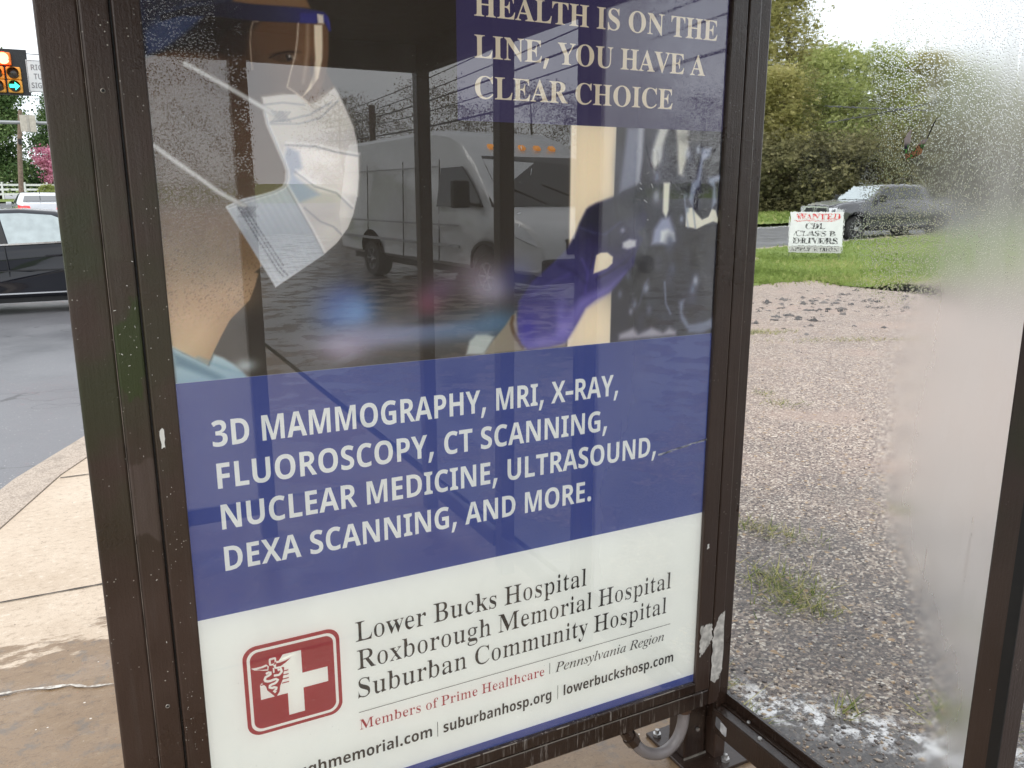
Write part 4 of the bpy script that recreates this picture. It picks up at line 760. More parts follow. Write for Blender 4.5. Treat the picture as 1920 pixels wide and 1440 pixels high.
# the printed photograph: painted on a 2 mm grid in poster millimetres
def paint_photo():
    us = np.arange(-30, 1222, 2.0); zs = np.arange(1184, 2032, 2.0)
    U, Z = np.meshgrid(us, zs); img = np.zeros(U.shape + (3,)); nh, nw = U.shape
    rn = np.random.default_rng(11)
    def smoothnoise(s, sx=None):
        sx = sx or s; a = rn.normal(0, 1, (int(nh/s)+3, int(nw/sx)+3))
        yi = np.arange(nh)/s; xi = np.arange(nw)/sx; y0 = yi.astype(int); x0 = xi.astype(int)
        fy = (yi-y0)[:,None]; fx = (xi-x0)[None]; fy = fy*fy*(3-2*fy); fx = fx*fx*(3-2*fx)
        return (a[y0][:,x0]*(1-fy)*(1-fx) + a[y0+1][:,x0]*fy*(1-fx) + a[y0][:,x0+1]*(1-fy)*fx + a[y0+1][:,x0+1]*fy*fx)
    def box(p, pad):
        p = np.asarray(p, float)
        i0 = max(0, int((p[:,1].min()-pad-1184)/2)); i1 = min(nh, int((p[:,1].max()+pad-1184)/2)+2)
        j0 = max(0, int((p[:,0].min()-pad+30)/2)); j1 = min(nw, int((p[:,0].max()+pad+30)/2)+2)
        return slice(i0, max(i0, i1)), slice(j0, max(j0, j1))
    def seg(u, z, a, b):
        d = b-a; t = np.clip(((u-a[0])*d[0]+(z-a[1])*d[1])/max(1e-9, d@d), 0, 1)
        return np.hypot(u-a[0]-t*d[0], z-a[1]-t*d[1])
    def cover(p, f):
        p = np.asarray(p, float); s = box(p, 3*f+2); u, z = U[s], Z[s]
        D = np.full(u.shape, 1e9); ins = np.zeros(u.shape, bool)
        for a, b in zip(p, np.roll(p, -1, 0)):
            D = np.minimum(D, seg(u, z, a, b))
            if a[1] != b[1]:
                c = (a[1] > z) != (b[1] > z); x = a[0] + (z-a[1])/(b[1]-a[1])*(b[0]-a[0]); ins ^= c & (u < x)
        sd = np.where(ins, D, -D); k = np.clip(.5 + sd/(2*f), 0, 1)
        return s, k*k*(3-2*k)
    def put(s, k, c, a):
        c = np.asarray(c, float)/255 if not callable(c) else c(U[s], Z[s])/255
        k = (k*a)[..., None]; img[s] = img[s]*(1-k) + c*k
    def poly(key, c, f=1.5, a=1): s, k = cover(A[key] if isinstance(key, str) else key, f); put(s, k, c, a)
    def line(key, w, c, a=1, f=1.2):
        p = np.asarray(A[key] if isinstance(key, str) else key, float); s = box(p, w+3*f+2); u, z = U[s], Z[s]; D = np.full(u.shape, 1e9)
        for q, r in zip(p, p[1:]): D = np.minimum(D, seg(u, z, q, r))
        k = np.clip(.5 + (w/2-D)/(2*f), 0, 1); put(s, k, c, a)
    def blob(u, z, ru, rz, c, a=1, e=1.0):
        p = [(u-2.2*ru, z-2.2*rz), (u+2.2*ru, z+2.2*rz)]; s = box(p, 2)
        d = ((U[s]-u)/ru)**2 + ((Z[s]-z)/rz)**2; put(s, np.exp(-d*e), c, a)
    def grad(pts):
        zz = [p[0] for p in pts]; cc = np.array([p[1] for p in pts], float)
        return lambda u, z: np.stack([np.interp(z, zz, cc[:,i]) for i in range(3)], -1)
    # dim room behind
    img[:] = np.array((43,36,29))/255
    img += (smoothnoise(90)*.006)[..., None]
    img += np.clip((1330-Z)/150, 0, 1)[..., None]*np.array((.055,.05,.04))
    # head
    poly('hair', (30,25,24), 6); poly('capdark', (34,32,40), 8)
    poly('face', grad([(1184,(198,174,138)), (1240,(202,176,138)), (1300,(192,162,130)), (1350,(166,138,110)), (1400,(132,104,76)), (1450,(104,82,62)), (1500,(88,70,54)), (1600,(82,64,50)), (1700,(80,58,42)), (1800,(90,62,42))]), 1.6)
    s, k = cover(A['face'], 2)
    shade = np.clip((U[s]-(66+.72*(Z[s]-1234)-46))/46, 0, 1)*np.clip((1360-Z[s])/60, 0, 1)
    put(s, k*shade, (150,112,76), .45)
    poly('neckshade', (112,82,56), 22, .75)
    blob(60, 1395, 95, 60, (120,104,70), .5); blob(80, 1330, 70, 30, (190,156,122), .5)
    sp = rn.random(U[s].shape); st = (sp > .90)*np.clip((Z[s]-1270)/60, 0, 1)*np.clip((1480-Z[s])/60, 0, 1)
    put(s, k*st, (60,44,32), .35)
    img[s] += (k*smoothnoise(14)[s]*.010)[..., None]
    poly('hair', (34,27,24), 9, .9); poly('cap', (50,57,84), 5); blob(20, 1780, 50, 36, (64,72,98), .6); poly('capdark', (36,34,44), 10, .9)
    poly('forehead', grad([(1780,(106,76,52)), (1850,(128,96,66)), (1950,(140,100,64))]), 3)
    blob(222, 1705, 42, 60, (106,76,52), .6); blob(140, 1690, 46, 60, (52,38,30), .6); blob(160, 1590, 40, 70, (92,66,48), .5)
    # eye under the visor
    poly('brow', (48,30,20), 2.5, .9); poly('eye', (70,50,36), 2); blob(232, 1731, 8, 4, (170,152,136), .75); poly('iris', (25,18,15), 1.5); blob(228, 1733, 2.2, 2.2, (230,225,215), .9)
    line([(194,1728),(208,1735),(225,1740),(240,1740)], 2.4, (35,22,16), .9)
    blob(262, 1745, 16, 34, (128,88,56), .5); blob(270, 1690, 12, 30, (150,112,82), .5)
    # mask
    poly('mask', (196,190,186), 1.3)
    poly('mtop', grad([(1560,(186,180,174)), (1640,(204,198,190))]), 6, .9)
    poly('mmid', (229,222,217), 5, .95); poly('mlow', grad([(1340,(202,203,206)), (1420,(168,172,178)), (1500,(186,190,196))]), 1.5)
    poly('mshad', (142,150,170), 5, .8); poly('mblue', (150,163,186), 5, .8)
    s, k = cover(A['mask'], 1.3)
    img[s] += (k*(smoothnoise(16, 40)*.014+smoothnoise(5, 12)*.006)[s])[..., None]
    blob(300, 1570, 30, 16, (238,232,226), .6); blob(318, 1520, 16, 26, (238,232,224), .6); blob(285, 1440, 20, 18, (214,208,198), .6); blob(270, 1636, 40, 18, (178,172,164), .6); blob(310, 1470, 14, 18, (236,228,216), .5)
    for i in range(7): line('fold%d' % i, 2.6 if i else 2.2, (132,132,140), .75, 1.4)
    for q in ('fold1', 'fold2', 'fold3'): line([(u+2, z+4) for u, z in A[q]], 3, (240,238,236), .6, 2)
    line('edge', 7, (222,222,222), .7, 1.5); line('edge', 2, (150,150,156), .8, 1)
    s, k = cover(A['mlow'], 1.2); hat = (np.sin((U[s]*.95+Z[s]*.5)*.55)*.5+.5); put(s, k*hat, (150,154,162), .22)
    for i in range(3):
        p = np.array(A['st%d' % i], float); L_ = np.r_[0, np.cumsum(np.hypot(*np.diff(p, axis=0).T))]
        for d in np.arange(0, L_[-1], 7.5):
            q = [(np.interp(x, L_, p[:,0]), np.interp(x, L_, p[:,1])) for x in (d, d+4)]; line(q, 2.4, (96,96,104), .9, .9)
    for q, n in (('strap1', 0), ('strap2', 1)): line(q, 9, (150,148,146), .7, 2); line(q, 6, (198,196,194), .95, 1.5)
    for cx, cz in ((208,1634), (141,1474)):
        for a in range(-3, 4):
            line([(cx+a*3-8, cz-9), (cx+a*3+8, cz+9)], 1.2, (110,110,118), .6, .8); line([(cx+a*3+8, cz-9), (cx+a*3-8, cz+9)], 1.2, (110,110,118), .6, .8)
    # visor
    poly('shield', (150,118,92), 3, .22); poly('shieldglow', (238,222,196), 2, .92); line('shieldline', 2.2, (206,190,172), .9); line('shieldback', 1.8, (170,150,130), .85)
    line([(262,1786),(259,1740),(249,1692)], 5, (186,166,146), .5, 3); blob(266, 1715, 5, 28, (60,44,36), .6)
    poly('band', lambda u, z: np.stack([np.interp(u, [90,200,300], q) for q in ((34,38,48), (31,36,46), (38,62,108))], -1), 1.8); poly('bandblue', (52,50,120), 2, .9); poly('bandwhite', (225,212,196), 1.5, .95)
    line([(293,1801),(298,1793),(300,1781)], 4, (58,56,140), .8, 2)
    # collar
    poly('collar', grad([(1184,(140,172,186)), (1230,(176,198,204))]), 4); poly('collarfold', (84,122,142), 7, .9)
    line([(40,1225),(80,1205),(110,1192)], 6, (100,140,158), .6, 4); blob(118, 1205, 20, 12, (206,222,226), .7)
    # the out-of-focus room
    blob(300, 1316, 46, 34, (34,48,104), .95); blob(290, 1285, 52, 40, (62,92,150), .9); blob(326, 1285, 40, 36, (104,140,186), .95)
    blob(380, 1238, 130, 24, (146,144,170), .9); blob(300, 1222, 55, 30, (168,156,176), .85); blob(440, 1248, 110, 20, (132,134,160), .85); blob(540, 1240, 100, 26, (92,118,150), .8); blob(620, 1250, 60, 30, (84,124,158), .7)
    blob(470, 1298, 32, 30, (126,76,92), .85); blob(500, 1325, 38, 26, (112,86,116), .6); blob(470, 1262, 80, 10, (48,46,46), .7)
    blob(585, 1330, 52, 42, (150,138,146), .85); blob(612, 1318, 44, 34, (156,150,164), .85); blob(672, 1340, 40, 40, (56,58,124), .7); blob(560, 1352, 40, 26, (120,106,116), .5)
    # light box and films
    poly('cream', (238,222,194), 2.2); line([(795,2030),(790,1184)], 8, (255,240,214), .5, 4)
    poly('film', (32,30,44), 2)
    s, k = cover(A['film'], 2)
    img[s] += (k*smoothnoise(22, 12)[s]*.035)[..., None]*np.array((.9,.95,1.2))
    W = (206,206,198); Gy = (148,150,172)
    blob(1010, 1560, 40, 90, (60,58,80), .6); blob(960, 1330, 80, 60, (38,37,36), .7)
    poly('x1', (136,140,160), 9, .9); poly('x1b', (186,188,196), 6, .8); blob(905, 1560, 12, 60, (96,100,118), .5)
    poly('x2', (222,222,214), 8, .95); poly('x3', (222,220,206), 7, .95); poly('x4', (236,234,216), 4, 1); poly('x5', (162,168,194), 9, .95); poly('x5b', (234,236,232), 6, .95)
    poly('x6', (236,232,214), 2.5, 1); poly('x7', (156,166,190), 6, .9); poly('x8', (156,168,192), 6, .85); poly('x9', (140,150,174), 8, .85); poly('x10', (186,182,192), 9, .9)
    for (u, z, r, c) in ((1012,1588,9,(196,198,202)), (1008,1540,8,(120,126,150)), (1008,1500,10,(170,174,186)), (1090,1590,8,(190,196,210)), (1118,1600,7,(190,200,214)), (1080,1450,6,(150,160,180)), (1128,1310,9,(190,198,214)), (1120,1290,8,(110,120,144)), (990,1300,9,(160,166,186)), (940,1330,8,(90,94,112)), (920,1290,7,(110,114,132)), (960,1265,7,(120,124,146)), (1000,1250,8,(96,100,122)), (1020,1350,16,(62,62,74)), (950,1250,6,(150,152,168)), (1060,1340,10,(70,78,100)), (1050,1400,14,(72,78,104)), (1090,1500,5,(110,118,140)), (1095,1470,5,(130,140,160))):
        blob(u, z, r, r*1.5, c, .85)
    line([(1085,1500),(1092,1460),(1100,1430)], 4, (150,160,182), .7, 2.5); line([(1105,1520),(1112,1470),(1120,1430)], 3.5, (120,130,156), .7, 2.5); line([(972,1262),(985,1305),(995,1320)], 4, (110,116,142), .6, 3); line([(1040,1310),(1046,1262),(1060,1238)], 5, (140,150,176), .75, 3)
    blob(1120, 1625, 60, 14, (86,84,84), .8)
    # gloved hand
    poly('wrist', (150,140,122), 4); line('wristline', 7, (92,66,40), .85, 3); poly('cuff', (190,196,190), 5, .95)
    poly('glove', grad([(1200,(90,84,150)), (1280,(70,64,124)), (1360,(52,46,98)), (1430,(38,35,70))]), 5)
    poly('glovedark', grad([(1380,(44,36,92)), (1450,(24,22,46)), (1510,(26,26,50))]), 9, .95); poly('glovelight', (124,114,184), 12, .8)
    blob(690, 1230, 20, 30, (58,48,150), .9); blob(770, 1250, 14, 40, (140,128,206), .5); blob(905, 1410, 30, 36, (34,32,56), .8); blob(870, 1345, 30, 22, (84,76,140), .6)
    line([(840,1440),(846,1420),(850,1385),(842,1350)], 4, (34,28,72), .7, 3); line([(870,1470),(885,1440),(890,1400)], 4, (22,20,40), .7, 3); line([(820,1370),(836,1340),(830,1300)], 4, (98,86,170), .5, 4)
    blob(915, 1470, 30, 24, (54,54,60), .7)
    line([(899,1495),(904,1470),(908,1450)], 3.5, (14,14,28), .8, 2.5); line([(812,1436),(850,1424),(877,1420),(916,1446)], 3, (80,76,130), .5, 3.5); line([(858,1326),(900,1344),(930,1358),(950,1378)], 4, (34,30,66), .8, 4); line([(700,1300),(740,1320),(790,1340)], 4, (98,90,160), .45, 6); line([(760,1362),(800,1345),(830,1320)], 4, (36,32,76), .6, 5)
    poly('thumbhole', (240,226,198), 2.5); poly('glovedot', (214,214,216), 5, .95); blob(922, 1428, 6, 6, (170,170,190), .8)
    s, k = cover(A['glove'], 3); img[s] += (k*smoothnoise(8)[s]*.012)[..., None]
    img[:] = np.clip(img + rn.normal(0, .006, img.shape), 0, 1)
    lin = np.where(img <= .04045, img/12.92, ((img+.055)/1.055)**2.4)
    V = np.stack([U.ravel()/1000, np.full(U.size, -.001), Z.ravel()/1000], 1)
    i = np.arange(nh-1)[:,None]*nw + np.arange(nw-1)[None]; i = i.ravel()
    F = np.stack([i, i+1, i+nw+1, i+nw], 1)
    t = NT('printed_photograph_ink'); a = t.new('ShaderNodeAttribute'); a.attribute_name = 'print'
    t.set(col=a.outputs['Color'], rough=.45, spec=.2, emis=a.outputs['Color'], es=PG)
    o = np_obj('printed_photograph', V, F, t.m)
    at = o.data.color_attributes.new('print', 'FLOAT_COLOR', 'POINT')
    at.data.foreach_set('color', np.concatenate([lin.reshape(-1,3), np.ones((U.size,1))], 1).astype(np.float32).ravel())
    return o
sub(paint_photo())
sub(MB().poly([(-.03,-.002,.7335), (1.22,-.002,.7335), (1.22,-.002,1.184), (-.03,-.002,1.184)]).build('blue_band', I_blue))
sub(MB().poly([(-.03,-.002,.245), (1.22,-.002,.245), (1.22,-.002,.2855), (-.03,-.002,.2855)]).build('bottom_stripe', I_blue))
sub(MB().poly([(.538,-.002,1.6405), (1.22,-.002,1.6405), (1.22,-.002,2.03), (.538,-.002,2.03)]).build('headline_box', I_box))
sub(letter_mesh('headline_lettering', [('B','HEALTH IS ON THE',.574,1.154,1.8285,.0405), ('B','LINE, YOU HAVE A',.574,1.125,1.755,.0405), ('B','CLEAR CHOICE',.574,1.0405,1.682,.0405)], I_cream, None, PL(-.003)))
sub(letter_mesh('services_lettering', [('S','3D MAMMOGRAPHY, MRI, X-RAY,',.052,.921,1.0625,.048), ('S','FLUOROSCOPY, CT SCANNING,',.0545,.8935,.983,.048), ('S','NUCLEAR MEDICINE, ULTRASOUND,',.056,1.033,.904,.048), ('S','DEXA SCANNING, AND MORE.',.0555,.855,.822,.048)], I_text, None, PL(-.003)))
sub(letter_mesh('hospital_lettering', [('R','Lower Bucks Hospital',.2943,.8483,.6125,.0435), ('R','Roxborough Memorial Hospital',.2952,1.0965,.549,.0435), ('R','Suburban Community Hospital',.2945,1.0858,.484,.0435)], I_dark, None, PL(-.002)))
sub(letter_mesh('member_lettering', [('R','Members of Prime Healthcare',.2946,.7373,.4095,.0232)], I_red, None, PL(-.002)))
sub(letter_mesh('region_lettering', [('I','Pennsylvania Region',.766,1.0821,.4090,.0242)], I_dark, None, PL(-.002)))
sub(letter_mesh('web_lettering', [('S','roxboroughmemorial.com',.035,.4552,.3415,.0262), ('S','suburbanhosp.org',.4822,.7567,.3415,.0262), ('S','lowerbuckshosp.com',.7902,1.114,.3415,.0262)], I_dark, None, PL(-.002)))
rl = MB()
for x0, x1, z0, z1 in ((.2944,1.0999,.4498,.4512), (.7507,.7522,.409,.438), (.4678,.4692,.3365,.373), (.7733,.7747,.3365,.373)): rl.poly([(x0,-.002,z0), (x1,-.002,z0), (x1,-.002,z1), (x0,-.002,z1)])
sub(rl.build('rules', I_gray))
# square emblem with cross and winged staff
def rrect(x0, x1, z0, z1, r, n=8):
    o = []
    for cx, cz, a0 in ((x1-r, z1-r, 0), (x0+r, z1-r, 90), (x0+r, z0+r, 180), (x1-r, z0+r, 270)):
        for k in range(n+1): a = R(a0+90*k/n); o.append((cx+r*math.cos(a), cz+r*math.sin(a)))
    return o
emblem = sub(shapes_mesh('emblem', [rrect(.0723,.2612,.4635,.6560,.026)], I_red, None, PL(-.002)))
def esub(o): o.parent = poster; return o
em = [rrect(.0797,.2537,.4710,.6485,.021), rrect(.0855,.2480,.4768,.6428,.017)]
esub(shapes_mesh('emblem_border', em, I_text, None, PL(-.003)))
cross = [(.1480,.6255), (.1835,.6255), (.1835,.5755), (.2340,.5755), (.2340,.5425), (.1840,.5425), (.1840,.4905), (.1528,.4905), (.1528,.5395), (.1010,.5395), (.1010,.5715), (.104,.5745), (.122,.590)]
esub(shapes_mesh('emblem_cross', [cross], I_text, None, PL(-.003)))
def ribbonpoly(pts, w):
    p = interp(pts, 24); return offs(p, w/2) + offs(p, -w/2)[::-1]
w1 = [(.128,.6085), (.134,.6160), (.142,.6150), (.152,.6165), (.163,.6195), (.1725,.6205), (.166,.6110), (.156,.6055), (.150,.6015), (.140,.5980), (.131,.6000)]
w2 = [(.120,.6085), (.115,.6140), (.106,.6120), (.097,.6120), (.0865,.6125), (.093,.6070), (.101,.6055), (.109,.6020), (.118,.6000)]
snake = [(.1135,.5935), (.120,.5965), (.124,.5925), (.119,.5890), (.112,.5870), (.1095,.5800), (.118,.5760), (.131,.5780), (.136,.5740), (.130,.5690), (.120,.5680), (.117,.5640), (.124,.5600), (.131,.5610), (.132,.5560), (.126,.5530), (.130,.5490)]
snake2 = [(.136,.5955), (.142,.5975), (.1435,.5900), (.138,.5850), (.128,.5860)]
outl = [(.1095,.600), (.106,.590), (.104,.577), (.112,.566), (.114,.557), (.122,.547), (.1295,.5375), (.137,.548), (.139,.560), (.1445,.572), (.147,.585), (.149,.598), (.140,.603), (.128,.604), (.118,.603)]
esub(shapes_mesh('staff_shadow', [outl], I_red, None, PL(-.004)))
knob = rrect(.1205,.1345,.6090,.6250,.003)
esub(shapes_mesh('winged_staff', [w1, w2, knob, ribbonpoly(snake, .0052), ribbonpoly(snake2, .0048), ribbonpoly([(.1285,.603), (.1285,.592)], .003)], I_text, None, PL(-.005)))
inn = [[(.134,.6115), (.142,.6115), (.152,.6130), (.163,.6165), (.152,.6085), (.142,.6035), (.133,.6040)], [(.117,.6105), (.107,.6085), (.097,.6090), (.105,.6055), (.117,.6035)], rrect(.1240,.1312,.6128,.6210,.001)]
esub(shapes_mesh('wing_shading', inn, I_red, None, PL(-.006)))
lines_ = [ribbonpoly([(.1, .583-.0075*k), (.156, .5835-.0075*k)], .0016) for k in (0,1)]
hl = [ribbonpoly([(.140+.001*k, .5905-.0085*k), (.1565, .5905-.0085*k)], .0022) for k in range(4)] + [ribbonpoly([(.102, .572), (.116,.572)], .002), ribbonpoly([(.108, .5785), (.116,.5785)], .002)]
esub(shapes_mesh('emblem_hatching', hl, I_red, None, PL(-.0045)))

# glass in front
def adglass():
    t = NT('display_case_glass'); w = t.world(); xyz = t.sep(w)
    tr = t.new('ShaderNodeBsdfTransparent'); tr.inputs['Color'].default_value = (.965,.975,.97,1)
    gl = t.new('ShaderNodeBsdfGlossy'); gl.inputs['Roughness'].default_value = 0.0
    fr = t.new('ShaderNodeFresnel'); fr.inputs['IOR'].default_value = 1.52
    # beaded and streaked zones at both upper corners, dusty specks elsewhere
    d1 = t.voro(w, 260); drop = t.smooth(d1, .0, .45, 1, 0)
    zl = t.math('MULTIPLY', t.smooth(xyz[0], .08, .17, 1, 0), t.smooth(xyz[2], 1.35, 1.62))
    zr = t.math('MULTIPLY', t.smooth(xyz[0], .86, 1.0), t.smooth(xyz[2], 1.2, 1.45))
    zone = t.math('MAXIMUM', zl, t.math('MULTIPLY', zr, .6))
    hh = t.math('MULTIPLY', drop, t.math('MULTIPLY', zone, t.smooth(t.noise(w, 30, 3), .4, .6)))
    wav = t.math('MULTIPLY', t.noise(t.world((3, 3, 1.4)), 1.0, 2), .02)
    t.L(t.bump(t.math('ADD', hh, wav), .17, .0025), gl.inputs['Normal'])
    spk = t.math('MULTIPLY', t.math('LESS_THAN', t.voro(w, 75), .045), t.smooth(t.noise(w, 6, 3), .5, .62))
    df = t.new('ShaderNodeBsdfDiffuse'); df.inputs['Color'].default_value = (.6,.6,.58,1)
    a = t.new('ShaderNodeMixShader'); b = t.new('ShaderNodeMixShader')
    t.L(t.math('MULTIPLY', fr.outputs[0], 3.9, clamp=True), a.inputs[0]); t.L(tr.outputs[0], a.inputs[1]); t.L(gl.outputs[0], a.inputs[2])
    film = t.math('MULTIPLY', t.smooth(t.noise(t.world((2, 2, 1)), 3, 5, .6), .45, .75, .5, 1), .08)
    t.L(t.math('ADD', t.math('MULTIPLY', spk, .55), film), b.inputs[0]); t.L(a.outputs[0], b.inputs[1]); t.L(df.outputs[0], b.inputs[2])
    t.L(b.outputs[0], t.out.inputs['Surface']); t.n.remove(t.p)
    return t.m
cpart(MB().poly([(-.03,-.009,.25), (1.22,-.009,.25), (1.22,-.009,2.02), (-.03,-.009,2.02)]).build('glass', adglass()))
M_scr = pmat('scratch_white', (.62,.64,.68), .7, var=.4, scale=90)
sc = MB(); rr = random.Random(4)
for k in range(46):
    u = rr.uniform(1.028, 1.168); zz = .905 + .019*(u-1.03)/.14 + rr.uniform(-.002, .002); l = rr.uniform(.006,.03)
    sc.poly([(u,-.0095,zz), (u+l,-.0095,zz+l*.12-.0006), (u+l,-.0095,zz+l*.12+.0006), (u,-.0095,zz+.0012)])
for k in range(14):
    u = rr.choice([rr.uniform(.66,.7), rr.uniform(.96,1.0), rr.uniform(.9,.95)]); zz = rr.uniform(1.4,1.62); l = rr.uniform(.004,.014); a = rr.uniform(0,3)
    sc.poly([(u,-.0095,zz), (u+l*math.cos(a),-.0095,zz+l*math.sin(a)), (u+l*math.cos(a)+.0012,-.0095,zz+l*math.sin(a)+.0012), (u+.001,-.0095,zz+.0015)])
cpart(sc.build('scratches', M_scr))

# frame: opening door lip, then the case stiles and rails, then the box behind
LX0, LX1, RX0, RX1, RX2 = -.0012, -.0425, 1.1795, 1.2245, 1.2655
ZB0, ZB1, ZB2 = .2685, .2400, .1885
cpart(MB().box(LX1,LX0,-.018,-.004,ZB1,2.06).build('door_stile', M_lip, bevel=.003))
cpart(MB().box(RX0,RX1,-.018,-.004,ZB1,2.06).build('door_stile', M_frame, bevel=.003))
cpart(MB().box(LX0+.0005,RX0-.0005,-.0175,-.004,ZB1,ZB0).build('door_rail', M_drip, bevel=.003))
cpart(MB().box(LX0+.0005,RX0-.0005,-.0175,-.004,2.02,2.06).build('door_rail', M_frame, bevel=.003))
cpart(MB().box(LX1+.002,RX1-.002,-.0035,.10,ZB1+.001,2.059).box(LX1-.003,LX1+.0015,-.010,.02,ZB1,2.06).box(RX1-.0015,RX1+.003,-.010,.02,ZB1,2.06).build('door_gap', M_gasket) if False else MB().box(LX1-.003,LX1-.0005,-.010,.02,ZB1,2.06).box(RX1+.0005,RX1+.003,-.010,.02,ZB1,2.06).box(LX1,RX1,-.010,.02,ZB1-.003,ZB1-.0005).build('door_gap', M_gasket))
cpart(MB().box(-.0885,LX1-.0035,-.016,.10,.02,2.10).build('case_stile', M_stile, bevel=.004))
cpart(MB().box(-.0895,-.0886,-.0150,.0,.03,2.09).build('stile_highlight', pmat('edge_highlight', (.20,.165,.14), .4, var=.5, scale=30)))  # thin pale strip: the highlight along the stile edge, put in as colour
cpart(MB().box(RX1+.0035,RX2,-.016,.10,ZB2,2.10).build('case_stile', M_frame, bevel=.004))
cpart(MB().box(LX1-.003,RX1+.003,-.0155,.10,ZB2,ZB1-.0035).build('case_rail', M_drip, bevel=.005))
cpart(MB().box(LX1-.003,RX1+.003,-.0155,.10,2.064,2.10).build('case_rail', M_frame, bevel=.004))
cpart(MB().box(LX1-.002,RX1+.002,.085,.095,ZB1,2.063).build('back_panel', M_frame))
# worn edges: a bright line along the top of the bottom lip
rr = random.Random(8); e = MB(); u = 0
while u < 1.17:
    l = rr.uniform(.02,.12)
    if rr.random() < .75: e.box(u, min(1.175,u+l), -.0188, -.0172, ZB0-.0012+rr.uniform(-.0004,.0004), ZB0+.0008)
    u += l + rr.uniform(.0,.02)
for k in range(1): e.box(.02, 1.17, -.0168, -.0150, ZB1-.0052, ZB1-.0038)
cpart(e.build('worn_edge', M_edge))
def ragged(name, pts, y, mat, n=7, amp=.003, seed=1):
    r = random.Random(seed); out = []
    for a, b in zip(pts, pts[1:]+pts[:1]):
        for k in range(n): t = k/n; out.append((a[0]+(b[0]-a[0])*t+r.uniform(-amp,amp)*(1 if k else 0), a[1]+(b[1]-a[1])*t+r.uniform(-amp,amp)*(1 if k else 0)))
    return shapes_mesh(name, [out], mat, None, PL(y))
cpart(ragged('bare_metal_patch', [(1.2285,.360), (1.2290,.402), (1.2430,.438), (1.2645,.456), (1.2648,.290), (1.2600,.268), (1.2450,.252), (1.2285,.262)], -.0168, M_bare, seed=3))
cpart(ragged('bare_metal_patch', [(1.1860,.432), (1.1960,.425), (1.2050,.432), (1.2235,.425), (1.2235,.385), (1.2120,.366), (1.2000,.352), (1.1865,.342), (1.1850,.380)], -.0188, M_bare, seed=4))
cpart(ragged('primer_chip', [(-.0335,1.076), (-.0275,1.078), (-.0268,1.108), (-.0300,1.113), (-.0340,1.108)], -.0188, M_white_chip, 4, .0012, 6))
cpart(ragged('primer_chip', [(1.190,.640), (1.1985,.642), (1.1975,.654), (1.1915,.652)], -.0188, M_white_chip, 3, .001, 7))
rr = random.Random(21); ch = MB()
for k in range(26):
    zz = rr.choice([rr.uniform(1.18,1.42), rr.uniform(1.22,1.36), rr.uniform(.45,1.7)]); u = rr.uniform(-.086,-.047); l = rr.uniform(.0008,.0045); a = rr.uniform(0,3.1); w_ = rr.uniform(.0004,.0011)
    ch.poly([(u,-.0166,zz), (u+l*math.cos(a),-.0166,zz+l*math.sin(a)), (u+l*math.cos(a)+w_,-.0166,zz+l*math.sin(a)+w_), (u+w_*.5,-.0166,zz+w_*1.5)])
for k in range(70):
    u = rr.choice([rr.uniform(-.040,-.004), rr.uniform(-.040,-.02)]); zz = rr.uniform(.3,1.5); w_ = rr.uniform(.0005,.0012)
    ch.poly([(u,-.0188,zz), (u+w_,-.0188,zz), (u+w_,-.0188,zz+w_*1.4), (u,-.0188,zz+w_)])
cpart(ch.build('paint_chips', M_white_chip))
for (u, zz) in ((-.066,1.660), (-.066,.586)):
    hm = MB(); hm.lathe([(.0040,-.0172), (.0028,-.0182), (.0022,-.0172), (.0, -.0171)], (u,0,zz), 'Y', 14)
    cpart(hm.build('screw_hole', M_edge)); cpart(MB().lathe([(.0026,-.0174), (0,-.0176)], (u,0,zz), 'Y', 14).build('screw_hole_shadow', M_gasket))
# leg, base plate and conduit
cpart(MB().box(1.188,1.258,.022,.095,.010,ZB2-.001).build('leg', M_wet, bevel=.006))
cpart(MB().box(-.060,.010,.022,.095,.010,ZB2-.001).build('leg', M_wet, bevel=.006))
cpart(MB().box(1.165,1.40,-.055,.165,.001,.011).build('base_plate', M_wet, bevel=.002))
for (bx, by) in ((1.185,.14), (1.285,-.03), (1.30,.13)):
    cpart(MB().lathe([(.012,.0115), (.012,.020), (.006,.021), (.006,.031), (0,.032)], (bx,by,0), 'Z', 6).build('bolt', M_steel))
cpart(MB().lathe([(.006,.0205), (.005,.016), (0,.0155)], (1.226,0,.095), 'Y', 12).build('rivet', M_steel))
cpart(MB().box(1.186,1.260,.0195,.0225,.011,.016).build('weld_line', M_edge))
pts = [(.985,.0,.165), (1.004,.0,.142), (1.022,.0,.117), (1.045,.0,.095), (1.072,.0,.080), (1.100,.0,.075), (1.126,.0,.082), (1.147,.0,.101), (1.159,.0,.127), (1.164,.0,.155), (1.165,.002,.192)]
pts = [(a, b+.006, c) for a, b, c in pts]
sm = []
for i in range(len(pts)-1):
    for k in range(4):
        t_ = k/4; p0, p1, p2, p3 = (Vector(pts[max(0,i-1)]), Vector(pts[i]), Vector(pts[i+1]), Vector(pts[min(len(pts)-1,i+2)]))
        sm.append(.5*((2*p1)+(p2-p0)*t_+(2*p0-5*p1+4*p2-p3)*t_**2+(3*p1-p0-3*p2+p3)*t_**3))
sm.append(Vector(pts[-1]))
conduit = cpart(MB().tube(sm, .0152, 16).build('conduit', M_pipe, smooth=True))
cf = MB().tube([(.990,.006,.160), (1.006,.006,.139)], .020, 8).tube([(.975,.006,.185), (.990,.006,.160)], .017, 8)
o = cf.build('conduit_fitting', M_wet); o.parent = conduit
o = MB().tube([(1.165,.007,.176), (1.165,.008,.191)], .019, 8).build('conduit_fitting', pmat('rusty_nut', (.10,.055,.035), .6, .3, var=.4, scale=80)); o.parent = conduit

